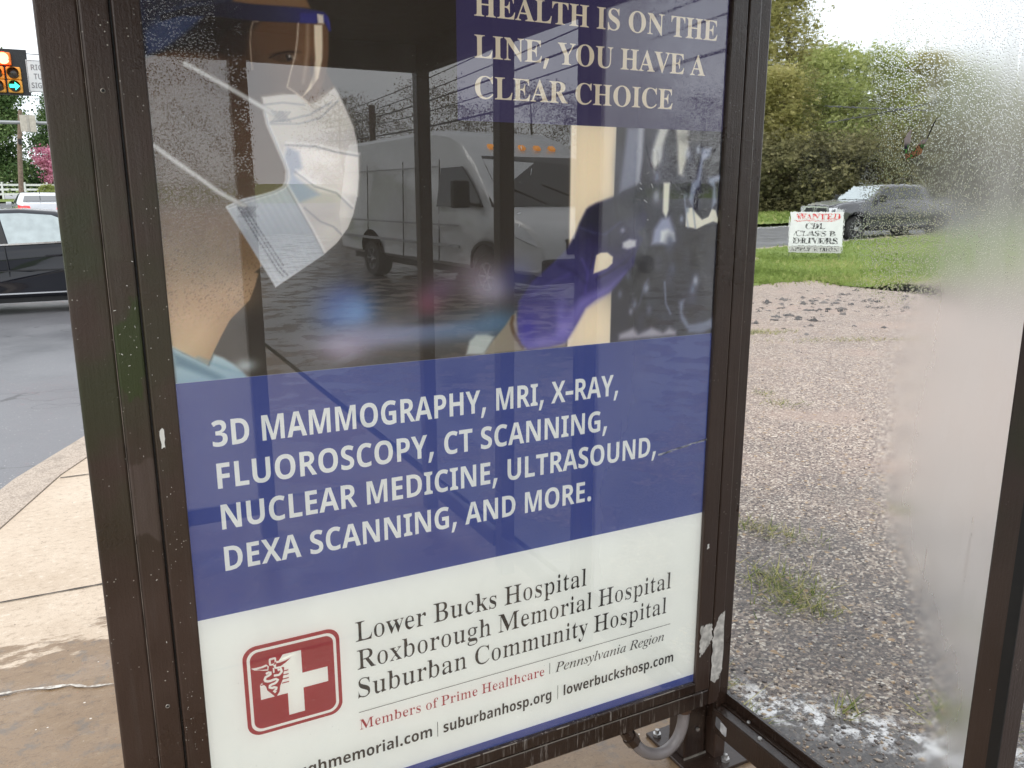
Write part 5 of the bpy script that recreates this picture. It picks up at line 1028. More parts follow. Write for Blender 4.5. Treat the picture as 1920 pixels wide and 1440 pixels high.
# ------------------------------------------------------------------ the shelter round it
sh = empty('bus_shelter', (.5, -1.0, 0), 0, 'dark bronze metal bus shelter with a rain-beaded, fogged glass wall', 'bus shelter')
def spart(o): o.parent = sh; o.matrix_parent_inverse = Matrix.Translation((-.5, 1.0, 0)); return o
spart(MB().box(-.1485,-.0895,-.013,.085,0,2.14).build('post', M_post, bevel=.004))
spart(MB().box(-.0935,-.0845,-.0085,.06,.03,2.09).build('post_seam', M_frame))
spart(MB().box(1.2665,1.302,-.008,.09,.0,2.14).build('post', M_frame, bevel=.004))
for y0, y1 in ((-.748,-.686), (-1.34,-1.28), (-2.16,-2.10)):
    spart(MB().box(1.25,1.31,y0,y1,0,2.14).build('post', M_post if y0 > -1 else M_frame, bevel=.005))
    spart(MB().box(1.2485,1.2515,y0-.002,y0+.018,.0,2.14).build('post_seam', M_gasket)) if y0 > -1 else None
spart(MB().box(.462,.530,-2.16,-2.10,0,2.14).build('post', M_frame, bevel=.005))
spart(MB().box(-.1485,-.0905,-2.16,-2.10,0,2.14).build('post', M_frame, bevel=.005))
spart(MB().box(1.252,1.308,-2.10,-.0085,2.03,2.14).build('beam', M_roof, bevel=.004))
spart(MB().box(-.147,-.092,-2.10,-.0135,2.03,2.14).build('beam', M_roof, bevel=.004))
spart(MB().box(-.0905,1.25,-2.155,-2.105,2.03,2.14).build('beam', M_roof, bevel=.004))
spart(MB().box(-.34,1.46,-2.34,.22,2.142,2.215).box(-.36,1.48,-2.36,.24,2.215,2.25).build('roof', M_roof, bevel=.006))
# two-stage base rail under the glass
M_raill = M_wet
spart(MB().box(1.244,1.2735,-.686,-.0165,.107,.176).box(1.2775,1.2925,-.686,-.0085,.107,.1745).build('base_rail', M_wet, bevel=.003))
spart(MB().box(1.2735,1.2775,-.686,-.0165,.11,.170).build('rail_groove', M_gasket))
spart(MB().box(1.2930,1.3045,-.686,-.0085,.110,.199).build('glass_stop', M_wet, bevel=.002))
spart(MB().box(1.244,1.2735,-1.28,-.748,.107,.176).build('base_rail', M_wet, bevel=.003))
spart(MB().box(1.244,1.2735,-2.10,-1.34,.107,.176).build('base_rail', M_wet, bevel=.003))
rc = MB().lathe([(.006,.176), (.005,.180), (0,.181)], (1.262,-.17,0), 'Z', 10).lathe([(.005,.175), (.004,.178), (0,.179)], (1.285,-.105,0), 'Z', 10)
spart(rc.build('rail_screw', M_steel, smooth=True))
M_lab = pmat('worn_white_label', (.55,.55,.56), .5, var=.3, scale=50)
spart(shapes_mesh('label_patch', [[(-.036,.158), (-.020,.162), (-.012,.161), (-.010,.136), (-.014,.131), (-.030,.128), (-.036,.132)]], pmat('torn_grey_label', (.14,.14,.15), .5, var=.3, scale=50), None, lambda u, v: Vector((1.2435, u-.018, v-.002))))
spart(shapes_mesh('label_patch', [[(-.060,.152), (-.044,.156), (-.036,.155), (-.036,.130), (-.042,.126), (-.056,.124), (-.060,.128)]], M_lab, None, lambda u, v: Vector((1.2433, u-.012, v-.002))))

def wetglass():
    t = NT('rain_wet_glass'); w = t.world(); xyz = t.sep(w); y = xyz[1]; z = xyz[2]
    # distance from the case edge, the fog front creeps in from the post; it reaches further at head height
    n1 = t.noise(w, 6, 4, .6)
    s = t.math('MULTIPLY', y, -1)
    wob = t.math('MULTIPLY', t.math('SUBTRACT', n1, .5), .10)
    front = t.math('ADD', t.math('ADD', t.smooth(z, .55, .95, .54, .385), t.smooth(z, 1.05, 1.35, 0, .032)), wob)
    d = t.math('SUBTRACT', s, front)
    fog = t.smooth(d, -.045, .20)
    fogv = t.math('MULTIPLY', fog, t.smooth(t.noise(t.world((30, 30, 9)), 1.0, 4, .6), .2, .7, .75, 1))
    fogv = t.math('MULTIPLY', fogv, t.smooth(t.noise(t.world((1, 85, 2.2)), 1.0, 2, .5), .67, .73, 1, .6))
    # beads where the rain hit: upper half
    up = t.smooth(t.math('ADD', z, t.math('MULTIPLY', wob, 2.2)), 1.24, 1.48)
    beadz = t.math('MULTIPLY', up, t.smooth(d, -.14, -.02))
    v1 = t.new('ShaderNodeTexVoronoi'); v1.inputs['Scale'].default_value = 330; t.L(t.world((1, 1.12, .9)), v1.inputs['Vector'])
    v2 = t.new('ShaderNodeTexVoronoi'); v2.inputs['Scale'].default_value = 165; t.L(t.world((1, 1.2, .8)), v2.inputs['Vector'])
    r1 = t.sep(v1.outputs['Color'])[0]; r2 = t.sep(v2.outputs['Color'])[0]
    b1 = t.math('MULTIPLY', t.smooth(v1.outputs['Distance'], .10, .46, 1, 0), t.smooth(r1, .15, .35))
    b2 = t.math('MULTIPLY', t.smooth(v2.outputs['Distance'], .05, .40, 1.6, 0), t.smooth(r2, .62, .75))
    beads = t.math('MULTIPLY', t.math('ADD', b1, b2), beadz)
    # sheeting water: fine vertical ripple over the clear part
    rip = t.noise(t.world((1, 78, 42)), 1.0, 3, .55); rip2 = t.noise(t.world((1, 26, 11)), 1.0, 2, .5)
    clear = t.smooth(t.math('ADD', z, t.math('MULTIPLY', wob, 1.0)), .72, 1.38, .10, 1)
    rr_ = t.math('MULTIPLY', t.math('ADD', t.math('MULTIPLY', rip, .34), t.math('MULTIPLY', rip2, .22)), clear)
    hh = t.math('ADD', t.math('MULTIPLY', beads, .42), t.math('MULTIPLY', rr_, .11))
    nrm = t.bump(hh, .75, .0042)
    rf = t.new('ShaderNodeBsdfRefraction'); rf.inputs['IOR'].default_value = 1.12; rf.inputs['Color'].default_value = (.985,.99,.985,1)
    rough = t.math('MULTIPLY', fogv, t.math('SUBTRACT', .52, t.math('MULTIPLY', t.smooth(beads, .1, .6), .20)))
    t.L(rough, rf.inputs['Roughness']); t.L(nrm, rf.inputs['Normal'])
    gl = t.new('ShaderNodeBsdfGlossy'); t.L(t.math('ADD', t.math('MULTIPLY', fogv, .3), .0), gl.inputs['Roughness']); t.L(nrm, gl.inputs['Normal'])
    fr = t.new('ShaderNodeFresnel'); fr.inputs['IOR'].default_value = 1.33
    a = t.new('ShaderNodeMixShader'); t.L(fr.outputs[0], a.inputs[0]); t.L(rf.outputs[0], a.inputs[1]); t.L(gl.outputs[0], a.inputs[2])
    tl = t.new('ShaderNodeBsdfTranslucent'); tl.inputs['Color'].default_value = (.98,.95,.92,1)
    b = t.new('ShaderNodeMixShader'); t.L(t.math('MULTIPLY', fogv, .38), b.inputs[0]); t.L(a.outputs[0], b.inputs[1]); t.L(tl.outputs[0], b.inputs[2])
    t.L(b.outputs[0], t.out.inputs['Surface']); t.n.remove(t.p)
    return t.m
def backglass():
    t = NT('clear_back_face_of_glass')
    rf = t.new('ShaderNodeBsdfRefraction'); rf.inputs['IOR'].default_value = 1.12; t.L(rf.outputs[0], t.out.inputs['Surface']); t.n.remove(t.p); return t.m
M_glass, M_gback = wetglass(), backglass()
def pane(x0, x1, y0, y1, z0, z1, front):
    m = MB().box(x0, x1, y0, y1, z0, z1, 1)
    for i, f in enumerate(m.f):
        c = Vector((0,0,0))
        for k in f: c += Vector(m.v[k])/4
        if front == 'x' and abs(c.x-x0) < 1e-6: m.m[i] = 0
    return m
spart(pane(1.2935, 1.2990-.0, -.720, .03, .176, 2.029, 'x').build('glass_pane', [M_glass, M_gback]))
def endglass():
    t = NT('beaded_end_glass'); w = t.world()
    v1 = t.new('ShaderNodeTexVoronoi'); v1.inputs['Scale'].default_value = 80; t.L(w, v1.inputs['Vector'])
    b1 = t.math('MULTIPLY', t.smooth(v1.outputs['Distance'], .05, .5, 1, 0), t.smooth(t.sep(v1.outputs['Color'])[0], .2, .5))
    hh = t.math('ADD', b1, t.math('MULTIPLY', t.noise(t.world((60, 1, 25)), 1.0, 3), .6))
    rf = t.new('ShaderNodeBsdfRefraction'); rf.inputs['IOR'].default_value = 1.18; rf.inputs['Roughness'].default_value = .03; t.L(t.bump(hh, .8, .006), rf.inputs['Normal'])
    tl = t.new('ShaderNodeBsdfTranslucent'); b = t.new('ShaderNodeMixShader'); b.inputs[0].default_value = .18; t.L(rf.outputs[0], b.inputs[1]); t.L(tl.outputs[0], b.inputs[2])
    t.L(b.outputs[0], t.out.inputs['Surface']); t.n.remove(t.p); return t.m
spart(MB().box(-.0900,.4615,-2.133,-2.127,.18,2.029).build('glass_pane', [endglass()]))
spart(MB().box(-.0900,.4615,-2.145,-2.115,.11,.18).build('base_rail', M_frame, bevel=.003))

# torn sticker left on the glass
stx = 1.2920
def SP(u, v): return Vector((stx, u, v))
stk = shapes_mesh('torn_sticker', [[(-.391,1.606), (-.3925,1.590), (-.3955,1.576), (-.399,1.566), (-.412,1.569), (-.418,1.572), (-.431,1.576), (-.4345,1.588), (-.441,1.602), (-.449,1.622), (-.458,1.642), (-.4485,1.628), (-.4425,1.612), (-.438,1.602), (-.430,1.602), (-.421,1.592), (-.410,1.581), (-.4005,1.577), (-.4015,1.588), (-.4055,1.602), (-.4040,1.612), (-.4052,1.623), (-.3985,1.617)]], NT('x').m, None, SP)
t = NT('torn_printed_film'); v = t.coord(); n = t.noise(v, 42, 3, .7); n2 = t.noise(v, 75, 2)
c = t.ramp(n, [(.30, (.012,.012,.018)), (.40, (.02,.03,.10)), (.44, (.03,.03,.035)), (.47, (.14,.48,.09)), (.51, (.02,.02,.02)), (.55, (.55,.27,.12)), (.60, (.28,.15,.09)), (.64, (.02,.02,.02)), (.69, (.20,.60,.12)), (.74, (.95,.40,.06))], 'CONSTANT')
xyz = t.sep(v); c = t.mix(t.smooth(xyz[2], 1.590, 1.602), c, (.66,.58,.60)); c = t.mix(t.math('MULTIPLY', t.smooth(xyz[1], -.402, -.440, 0, 1), t.smooth(xyz[2], 1.598, 1.606)), c, (.02,.015,.02))
stk.data.materials.clear(); stk.data.materials.append(t.set(col=c, rough=.3))
tag(stk, 'torn remnant of a green and orange sticker stuck on the wet glass wall', 'sticker')

# ------------------------------------------------------------------ vehicles
def carpaint(name, c, metal=.0, rough=.25, coat=1.0, dirty=.18, spec=.5):
    t = NT(name); v = t.world(); n = t.noise(v, 3, 4)
    c = t.ramp(n, [(.3, tuple(x*.93 for x in c)), (.7, tuple(x*1.06 for x in c))])
    dirt = t.smooth(t.noise(v, 14, 4, .6), .5, .8, 0, dirty)
    return t.set(col=t.mix(dirt, c, (.16,.15,.14)), metal=metal, rough=rough, coat=coat, coatr=.04, spec=spec)
M_tyre = pmat('tyre_rubber', (.018,.018,.018), .75, bump=.2)
M_rim = pmat('alloy_rim', (.42,.42,.43), .3, .85)
M_dark = pmat('black_trim', (.012,.012,.013), .45)
M_chrome = pmat('bright_trim', (.75,.76,.78), .16, .9, var=.05)
M_wglass = pmat('vehicle_glass', (.020,.026,.028), .03, coat=1, spec=1.0, var=.1)
M_wglass2 = pmat('tinted_vehicle_glass', (.008,.009,.010), .04, coat=.6, spec=.6, var=.1)
M_amber = pmat('amber_lens', (.75,.28,.03), .2, coat=1)
M_redlens = pmat('red_lens', (.55,.02,.02), .2, coat=1, es=.9, emis=(.8,.02,.02,1))
M_clear = pmat('headlamp_lens', (.62,.64,.66), .12, coat=1)

def arch(cx, cz, r, n=12, a0=0, a1=180): return [(cx+r*math.cos(R(a0+(a1-a0)*k/n)), cz+r*math.sin(R(a0+(a1-a0)*k/n))) for k in range(n+1)]
def inset(poly, d):
    n = len(poly); out = []; area = sum(poly[i][0]*poly[(i+1)%n][1]-poly[(i+1)%n][0]*poly[i][1] for i in range(n)); sg = 1 if area > 0 else -1
    for i in range(n):
        (ax, ay), (bx, by), (cx, cy_) = poly[i-1], poly[i], poly[(i+1)%n]
        e1 = Vector((bx-ax, by-ay)).normalized(); e2 = Vector((cx-bx, cy_-by)).normalized()
        n1 = Vector((-e1.y, e1.x))*sg; n2 = Vector((-e2.y, e2.x))*sg; m = n1+n2; l = m.length
        if l < 1e-4: out.append((bx, by)); continue
        m /= l; k = d/max(.45, m.dot(n1)); out.append((bx+m.x*k, by+m.y*k))
    return out
def shell(name, outline, wz, mat, parent, lip=.06):
    """solid car body from a side outline (x, z); wz(x, z) is the half width there"""
    m = MB(); n = len(outline); layers = []
    for sgn in (-1, 1):
        L3 = [(inset(outline, lip), 0), (inset(outline, lip*.30), lip*.38), (outline, lip)]
        ring = [[(x, sgn*(wz(x, z)-dy), z) for (x, z) in o] for o, dy in L3]
        layers.append(ring if sgn == -1 else ring[::-1])
    rings = layers[0] + layers[1]; vs = [p for r in rings for p in r]
    fs = []
    for i in range(len(rings)-1):
        for k in range(n): fs.append((i*n+k, i*n+(k+1)%n, (i+1)*n+(k+1)%n, (i+1)*n+k))
    fs.append(tuple(range(n-1,-1,-1))); fs.append(tuple((len(rings)-1)*n+k for k in range(n)))
    m.add(vs, fs)
    return m.build(name, mat, parent, smooth=True)
def side_panel(name, poly, wz, mat, parent, out=.006, sides=(-1, 1), grow=None):
    for s in sides: o = MB().prism([(x, s*(wz(x, z)+out), z) for x, z in poly], (0, -s*.02, 0)).build(name, mat, parent)
    return o
def wheel(parent, x, y, z, r, w, spokes=7, mats=None):
    s = 1 if y > 0 else -1
    o = MB().lathe([(r*.62, -w/2), (r*.93, -w/2), (r, -w*.32), (r, w*.32), (r*.93, w/2), (r*.62, w/2)], (0,0,0), 'Y', 28).build('wheel', M_tyre, parent, smooth=True)
    o.location = (x, y, z)
    rm = MB().lathe([(r*.63, -w*.45), (r*.63, w*.45)], (0,0,0), 'Y', 28).lathe([(r*.64, s*w*.46), (r*.56, s*w*.46), (r*.55, s*w*.2)], (0,0,0), 'Y', 28).lathe([(r*.17, s*w*.2), (r*.15, s*w*.44), (0, s*w*.46)], (0,0,0), 'Y', 16)
    for k in range(spokes):
        a = 2*math.pi*k/spokes; rm.bar((.12*r*math.cos(a), s*w*.38, .12*r*math.sin(a)), (.6*r*math.cos(a), s*w*.40, .6*r*math.sin(a)), r*.15, w*.10)
    rm.build('rim', M_rim, o)
    b = MB().lathe([(r*.62, -s*w*.1), (0, -s*w*.1)], (0,0,0), 'Y', 24); b.build('brake', M_dark, o)
    return o

def sedan(name, paint, label, cat, loc, rz, glass, rear=False, plate=False):
    root = empty(name, loc, rz, label, cat)
    def wz(x, z):
        w = np.interp(z, [.2,.45,.75,.95,1.2,1.46], [.86,.905,.915,.885,.77,.62]); e = np.interp(abs(x), [1.6,2.1,2.42], [0,.05,.17]); return float(w-e)
    out = [(2.30,.24), (2.42,.36), (2.44,.55), (2.38,.68), (2.15,.80), (1.6,.90), (1.15,.96), (.75,1.18), (.35,1.38), (.05,1.44), (-.4,1.455), (-.85,1.42), (-1.25,1.31), (-1.62,1.13), (-1.80,1.075), (-2.15,1.05), (-2.34,1.02), (-2.40,.85), (-2.43,.55), (-2.38,.33), (-2.25,.25)]
    out += [(x, z) for x, z in arch(-1.40,.32,.375,14,180,0) if z > .24][:] if False else []
    lower = [(-1.79,.235)] + [(x, z) for x, z in arch(-1.40,.33,.375,14,180,0)] + [(-1.01,.235), (1.02,.235)] + arch(1.42,.33,.375,14,180,0) + [(1.82,.235)]
    shell('body', out + lower, wz, paint, root)
    up = .004
    gl = glass
    side_panel('rear_window', [(-.98,1.00), (-.95,1.30), (-.80,1.365), (-.42,1.395), (-.16,1.39), (-.24,.985)], wz, gl, root, up)
    side_panel('front_window', [(-.10,.98), (-.02,1.385), (.12,1.37), (.42,1.27), (.92,1.00), (.90,.965)], wz, gl, root, up)
    side_panel('quarter_window', [(-1.04,1.005), (-1.02,1.275), (-1.2,1.20), (-1.45,1.06), (-1.42,1.02)], wz, gl, root, up)
    side_panel('window_pillar', [(-.225,.985), (-.145,1.39), (-.035,1.385), (-.115,.98)], wz, M_dark, root, up-.001)
    tr = MB(); sl = MB()
    for s in (-1, 1):
        def q(x, z, o=.008): return (x, s*(wz(x, z)+o), z)
        for a, b in (((-1.48,1.015),(-.2,.975)), ((-.2,.975),(.95,.955))): tr.bar(q(*a), q(*b), .012, .022)
        for a, b in (((-1.0,.30),(1.0,.30)), ((-1.0,.62),(1.0,.615))): (tr if a[1] < .5 else sl).bar(q(*a), q(*b), .012, .018)
        for x0, z0, x1, z1 in ((-.19,.97,-.22,.30), (-1.02,.98,-.98,.55), (.93,.93,.95,.30)): sl.bar(q(x0,z0,.0), q(x1,z1,.0), .008, .008)
    tr.build('bright_trim', M_chrome, root); sl.build('door_seam', M_dark, root)
    hd = MB()
    for s in (-1, 1):
        for x in (-.42-.45, .10): hd.bar((x, s*(wz(x,.80)+.018), .815), (x+.2, s*(wz(x+.2,.80)+.018), .81), .022, .03)
    hd.build('door_handle', paint, root, bevel=.006)
    # glass front and back
    f = MB(); f.prism([(1.10,-.66,.985), (1.10,.66,.985), (.40,.55,1.365), (.40,-.55,1.365)], (.012,0,.012)); f.build('windshield', gl, root)
    f = MB(); f.prism([(-1.72,-.62,1.105), (-1.28,-.53,1.305), (-1.28,.53,1.305), (-1.72,.62,1.105)], (-.012,0,.018)); f.build('rear_glass', gl, root)
    for s in (-1, 1):
        MB().prism([(-2.405,s*.42,.82), (-2.41,s*.72,.80), (-2.385,s*.78,.86), (-2.37,s*.78,.96), (-2.385,s*.46,.95)], (-.012,0,0)).box(-2.36,-2.15,*(sorted((s*.775, s*.835))),.83,.97).build('tail_light', M_redlens, root)
        MB().prism([(2.40,s*.45,.62), (2.37,s*.72,.62), (2.28,s*.72,.76), (2.36,s*.45,.72)], (.03,0,0)).build('headlight', M_clear, root)
        MB().obox((.80, s*.99, 1.02), .12, .2, .13, Matrix.Identity(3)).build('side_mirror', paint, root, bevel=.03)
        for x in (-1.40, 1.42): wheel(root, x, s*.79, .325, .325, .21)
    MB().prism([(-2.435,-.16,.66), (-2.435,.16,.66), (-2.425,.16,.78), (-2.425,-.16,.78)], (-.008,0,0)).build('licence_plate', pmat('plate', (.6,.6,.6), .5), root)
    MB().box(-2.445,-2.40,-.7,.7,.36,.40).build('bumper_strip', M_dark, root)
    MB().box(-1.0,1.0,-.75,.75,.16,.30).build('underbody', M_dark, root)
    return root
bs = sedan('sedan', carpaint('black_sedan_paint', (.006,.007,.012), 0, .12, .9, 0, .1), 'black sedan with bright window trim passing on the wet street', 'car', (-1.32, 12.75, -.12), math.pi+R(1.5), pmat('reflective_side_glass', (.42,.47,.47), .05, .75, var=.1))
ss = sedan('sedan', carpaint('silver_sedan_paint', (.60,.62,.65), .3, .25), 'silver sedan driving away with red tail lights, beyond the black sedan', 'car', (-1.62, 37.4, .21), R(96), M_wglass)
bl = MB().lathe([(.045, 0), (.02, .02), (0, .022)], (0,0,0), 'X', 10).build('turn_signal', pmat('lit_amber_signal', (.9,.35,.03), .3, es=14, emis=(1,.38,.05,1)), ss); bl.location = (-2.40, -.80, .90); bl.rotation_euler = (0, math.pi, 0)
an = MB().tube([(-1.15,0,1.38), (-1.32,0,1.56)], .012, 5).build('antenna', M_dark, ss)

# pickup truck behind the wet glass
def pickup(loc, rz):
    root = empty('pickup_truck', loc, rz, 'grey four door pickup truck waiting on the road behind the yard sign', 'pickup truck')
    P = carpaint('grey_pickup_paint', (.062,.062,.070), .2, .3, 1, .08); P2 = carpaint('pickup_hood_paint', (.34,.34,.36), .4, .28)
    def wz(x, z): return float(np.interp(z, [.4,.7,1.1,1.4,1.95], [.92,.97,.985,.94,.72]) - np.interp(abs(x-.1), [2.5,2.95], [0,.10]))
    up = [(2.86,.48), (2.95,.62), (2.93,1.05), (2.84,1.20), (2.55,1.29), (1.75,1.37), (1.42,1.40), (1.05,1.66), (.72,1.88), (.40,1.955), (-.3,1.97), (-1.05,1.95), (-1.22,1.85), (-1.30,1.43), (-1.34,1.40), (-2.86,1.40), (-2.90,1.2), (-2.90,.62)]
    low = [(-2.35,.55)] + arch(-1.80,.46,.50,14,170,10) + [(-1.2,.45), (1.45,.45)] + arch(1.98,.46,.50,14,172,8)
    shell('body', up+low, wz, P, root, .07)
    side_panel('front_window', [(.25,1.44), (.30,1.85), (.52,1.86), (.80,1.74), (1.22,1.47), (1.15,1.44)], wz, M_wglass2, root)
    side_panel('rear_window', [(-1.05,1.46), (-1.0,1.85), (.16,1.86), (.12,1.45)], wz, M_wglass2, root)
    MB().prism([(1.39,-.78,1.43), (1.39,.78,1.43), (.74,.66,1.875), (.74,-.66,1.875)], (.014,0,.014)).build('windshield', pmat('sky_lit_windshield', (.45,.50,.50), .06, .6, var=.1), root)
    # hood top stands proud, crosshair grille, chrome bumper
    MB().prism([(2.83,-.62,1.225), (2.83,.62,1.225), (2.55,.70,1.30), (1.75,.72,1.38), (1.5,.72,1.40), (1.5,-.72,1.40), (1.75,-.72,1.38), (2.55,-.70,1.30)], (0,0,.02)).build('hood', P2, root, bevel=.01)
    MB().box(2.90,2.965,-.60,.60,.78,1.18).build('grille', M_dark, root, bevel=.02)
    MB().box(2.955,2.985,-.62,.62,1.15,1.21).box(2.955,2.985,-.62,.62,.76,.80).box(2.955,2.985,-.62,-.57,.80,1.15).box(2.955,2.985,.57,.62,.80,1.15).box(2.955,2.99,-.03,.03,.80,1.15).box(2.955,2.988,-.57,-.03,.955,1.0).box(2.955,2.988,.03,.57,.955,1.0).build('grille_surround', M_chrome, root)
    MB().box(2.93,3.08,-.95,.95,.50,.74).build('bumper', M_chrome, root, bevel=.04)
    MB().box(3.0,3.09,-.90,.90,.42,.495).build('air_dam', M_dark, root)
    for s in (-1, 1):
        MB().prism([(2.93,s*.66,.86), (2.91,s*.90,.88), (2.80,s*.94,1.0), (2.80,s*.93,1.16), (2.92,s*.66,1.15)], (.035,0,0)).box(2.55,2.82,*sorted((s*.955,s*.972)),.92,1.12).build('headlight', M_clear, root)
        MB().box(2.57,2.80,*sorted((s*.970,s*.976)),.90,1.0).build('marker_lamp', M_amber, root)
        MB().obox((1.05, s*1.14, 1.47), .10, .24, .26, Matrix.Identity(3)).bar((1.05, s*.93, 1.43), (1.05, s*1.05, 1.45), .05).build('side_mirror', M_dark, root, bevel=.03)
        for x in (1.98, -1.80): wheel(root, x, s*.84, .42, .42, .28, 5)
        MB().box(-.22,-.02,*sorted((s*.985,s*1.005)),1.14,1.18).box(.98-.9,.98-.7,*sorted((s*.985,s*1.005)),1.145,1.185).build('door_handle', M_dark, root)
        MB().box(-1.1,1.4,*sorted((s*.965,s*.985)),.74,.82).build('side_moulding', M_dark, root)
        MB().box(-1.25,1.42,*sorted((s*.80,s*.93)),.36,.45).build('running_board', M_dark, root)
    MB().box(-2.6,2.7,-.7,.7,.36,.50).build('chassis', M_dark, root)
    return root
hd = Vector((-.985, .12)); ang = math.atan2(hd.y, hd.x)
pk = pickup((0,0,0), ang)
fw = Vector((23.99, 19.28)); off = Matrix.Rotation(ang, 2) @ Vector((1.98, .90))
pk.location = (fw.x-off.x, fw.y-off.y, -.06)

# white shuttle van standing in the lot behind the viewer (seen mirrored in the case glass)
def van(loc, rz):
    root = empty('shuttle_van', loc, rz, 'white high roof shuttle van with amber roof lamps, reflected in the poster glass', 'van')
    P = carpaint('white_van_paint', (.72,.73,.74), 0, .3, .8)
    def wz(x, z): return float(np.interp(z, [.4,.7,1.2,1.6,2.3,2.72], [.95,1.0,1.02,1.0,.92,.78]) - np.interp(x, [2.2,3.0], [0,.16]) - np.interp(z, [1.4,2.7],[0,.0]))
    up = [(3.05,.42), (3.16,.55), (3.15,.92), (3.02,1.12), (2.72,1.25), (2.35,1.36), (1.98,1.75), (1.62,2.12), (1.40,2.28), (1.12,2.50), (.70,2.64), (.2,2.71), (-.6,2.73), (-3.35,2.70), (-3.5,2.6), (-3.56,1.2), (-3.56,.45)]
    low = [(-2.45,.42)] + arch(-1.98,.42,.44,14,178,2) + [(-1.5,.42), (1.55,.42)] + arch(2.05,.42,.46,14,178,2)
    shell('body', up+low, wz, P, root, .08)
    MB().prism([(2.27,-.86,1.42), (2.27,.86,1.42), (1.66,.80,2.06), (1.48,.76,2.20), (1.48,-.76,2.20), (1.66,-.80,2.06)], (.02,0,.02)).build('windshield', M_wglass2, root)
    side_panel('front_window', [(.62,1.42), (.66,2.05), (1.30,2.06), (1.62,1.80), (1.98,1.42)], wz, M_wglass2, root)
    tr = MB(); dk = MB()
    for s in (-1, 1):
        for z0, ww in ((1.12,.03), (.78,.05), (2.08,.02)): tr.bar((-3.3, s*(wz(-3.3,z0)+.008), z0), (1.3 if z0 != 2.08 else .55, s*(wz(1.0,z0)+.008), z0), .02, ww)
        for x in (-2.2,-.7,.58): dk.bar((x, s*(wz(x,2.2)+.004), 2.2), (x, s*(wz(x,.5)+.004), .5), .01, .012)
        dk.bar((2.2, s*.98, 1.43), (1.5, s*.86, 2.16), .03, .04)
        MB().obox((1.75, s*1.22, 1.62), .12, .24, .42, Matrix.Identity(3)).bar((1.78, s*1.0, 1.45), (1.75, s*1.15, 1.5), .05).build('side_mirror', M_dark, root, bevel=.03)
        MB().prism([(3.05,s*.55,.86), (2.98,s*.86,.88), (2.70,s*.97,1.0), (2.60,s*.97,1.16), (2.95,s*.80,1.10)], (.05,0,.0)).build('headlight', M_clear, root)
        for x in (-1.98, 2.05): wheel(root, x, s*.88, .36, .36, .25, 6)
        o_ = MB(); a = arch(2.05,.42,.47,16,175,5)
        for p, q in zip(a, a[1:]): o_.bar((p[0], s*(wz(*p)+.006), p[1]), (q[0], s*(wz(*q)+.006), q[1]), .03, .05)
        o_.build('wheel_flare', M_dark, root)
    tr.build('side_moulding', pmat('grey_moulding', (.35,.36,.37), .5), root); dk.build('door_seam', M_dark, root)
    for y in (-.5,-.25,0,.25,.5):
        MB().obox((1.30, y, 2.375), .10, .09, .06, Matrix.Rotation(.7, 3, 'Y')).build('roof_lamp', pmat('lit_roof_lamp', (.8,.3,.04), .2, es=1.2, emis=(1,.4,.08,1)), root, bevel=.015)
    MB().box(3.10,3.22,-.85,.85,.42,.70).build('bumper', M_dark, root, bevel=.05)
    MB().box(3.10,3.19,-.5,.5,.76,.98).build('grille', M_dark, root, bevel=.02)
    wp = MB(); wp.bar((2.26,-.5,1.47), (1.98,.1,1.77), .02); wp.bar((2.26,.2,1.47), (1.98,.72,1.77), .02); wp.build('wiper', M_dark, root)
    MB().box(-3.3,2.9,-.8,.8,.30,.46).build('chassis', M_dark, root)
    return root
vn = van((6.05, -11.9, .006), R(86)); vn.scale = (1.12, 1.12, .94)

# ------------------------------------------------------------------ signals and signs
M_galv = pmat('galvanised_steel', (.36,.37,.38), .45, .5, var=.1)
M_sigy = pmat('signal_yellow', (.80,.38,.055), .45)
def lens(name, parent, loc, mat): 
    o = MB().lathe([(.15,0), (.135,-.03), (.08,-.05), (0,-.058)], (0,0,0), 'Y', 18).build(name, mat, parent, smooth=True); o.location = loc; return o
ts = empty('traffic_signal', (-1.60, 26.45, 4.866), R(-3), 'five lamp traffic signal with red lamp and green arrow lit', 'traffic light')
MB().box(-.60,.56,.06,.075,-.60,.62).build('backplate', M_black, ts)
M_off = pmat('unlit_lens', (.030,.022,.016), .3, coat=.6)
for (x, z, m, nm, emit) in ((0,.345,'red',1,1), (-.2,-.03,'y',0,0), (.2,-.03,'y',0,0), (-.2,-.375,'g',0,0), (.2,-.375,'g',1,1)):
    hb = MB().box(-.175,.175,-.10,.055,-.168,.168).build('lamp_housing', M_sigy if m != 'red' else pmat('signal_housing_red_lit', (.78,.20,.03), .45), ts, bevel=.03); hb.location = (x, 0, z)
    vz = MB()
    a = [(.150*math.cos(R(k)), .150*math.sin(R(k))) for k in range(-25, 206, 15)]
    for p, q in zip(a, a[1:]): vz.add([(p[0],-.10,p[1]), (q[0],-.10,q[1]), (q[0],-.30,q[1]*.94), (p[0],-.30,p[1]*.94)], [(0,1,2,3)])
    vz.build('visor', M_sigy, hb)
    if m == 'red': ml = pmat('lit_red_lens', (.9,.05,.03), .3, es=11, emis=(1,.10,.05,1))
    else: ml = M_off
    lens('lens', hb, (0,-.10,0), ml)
    if m == 'g' and x > 0:
        shapes_mesh('green_arrow', [[(-.12,.045), (.01,.045), (.01,.11), (.125,0), (.01,-.11), (.01,-.045), (-.12,-.045)]], pmat('lit_green_arrow', (.05,.8,.55), .3, es=2.2, emis=(.03,.85,.58,1)), hb, lambda u, v: Vector((u, -.165, v)))
mast = empty('signal_mast', (-10.2, 26.6, -.1), 0, 'grey steel signal mast with a long horizontal arm over the street', 'mast')
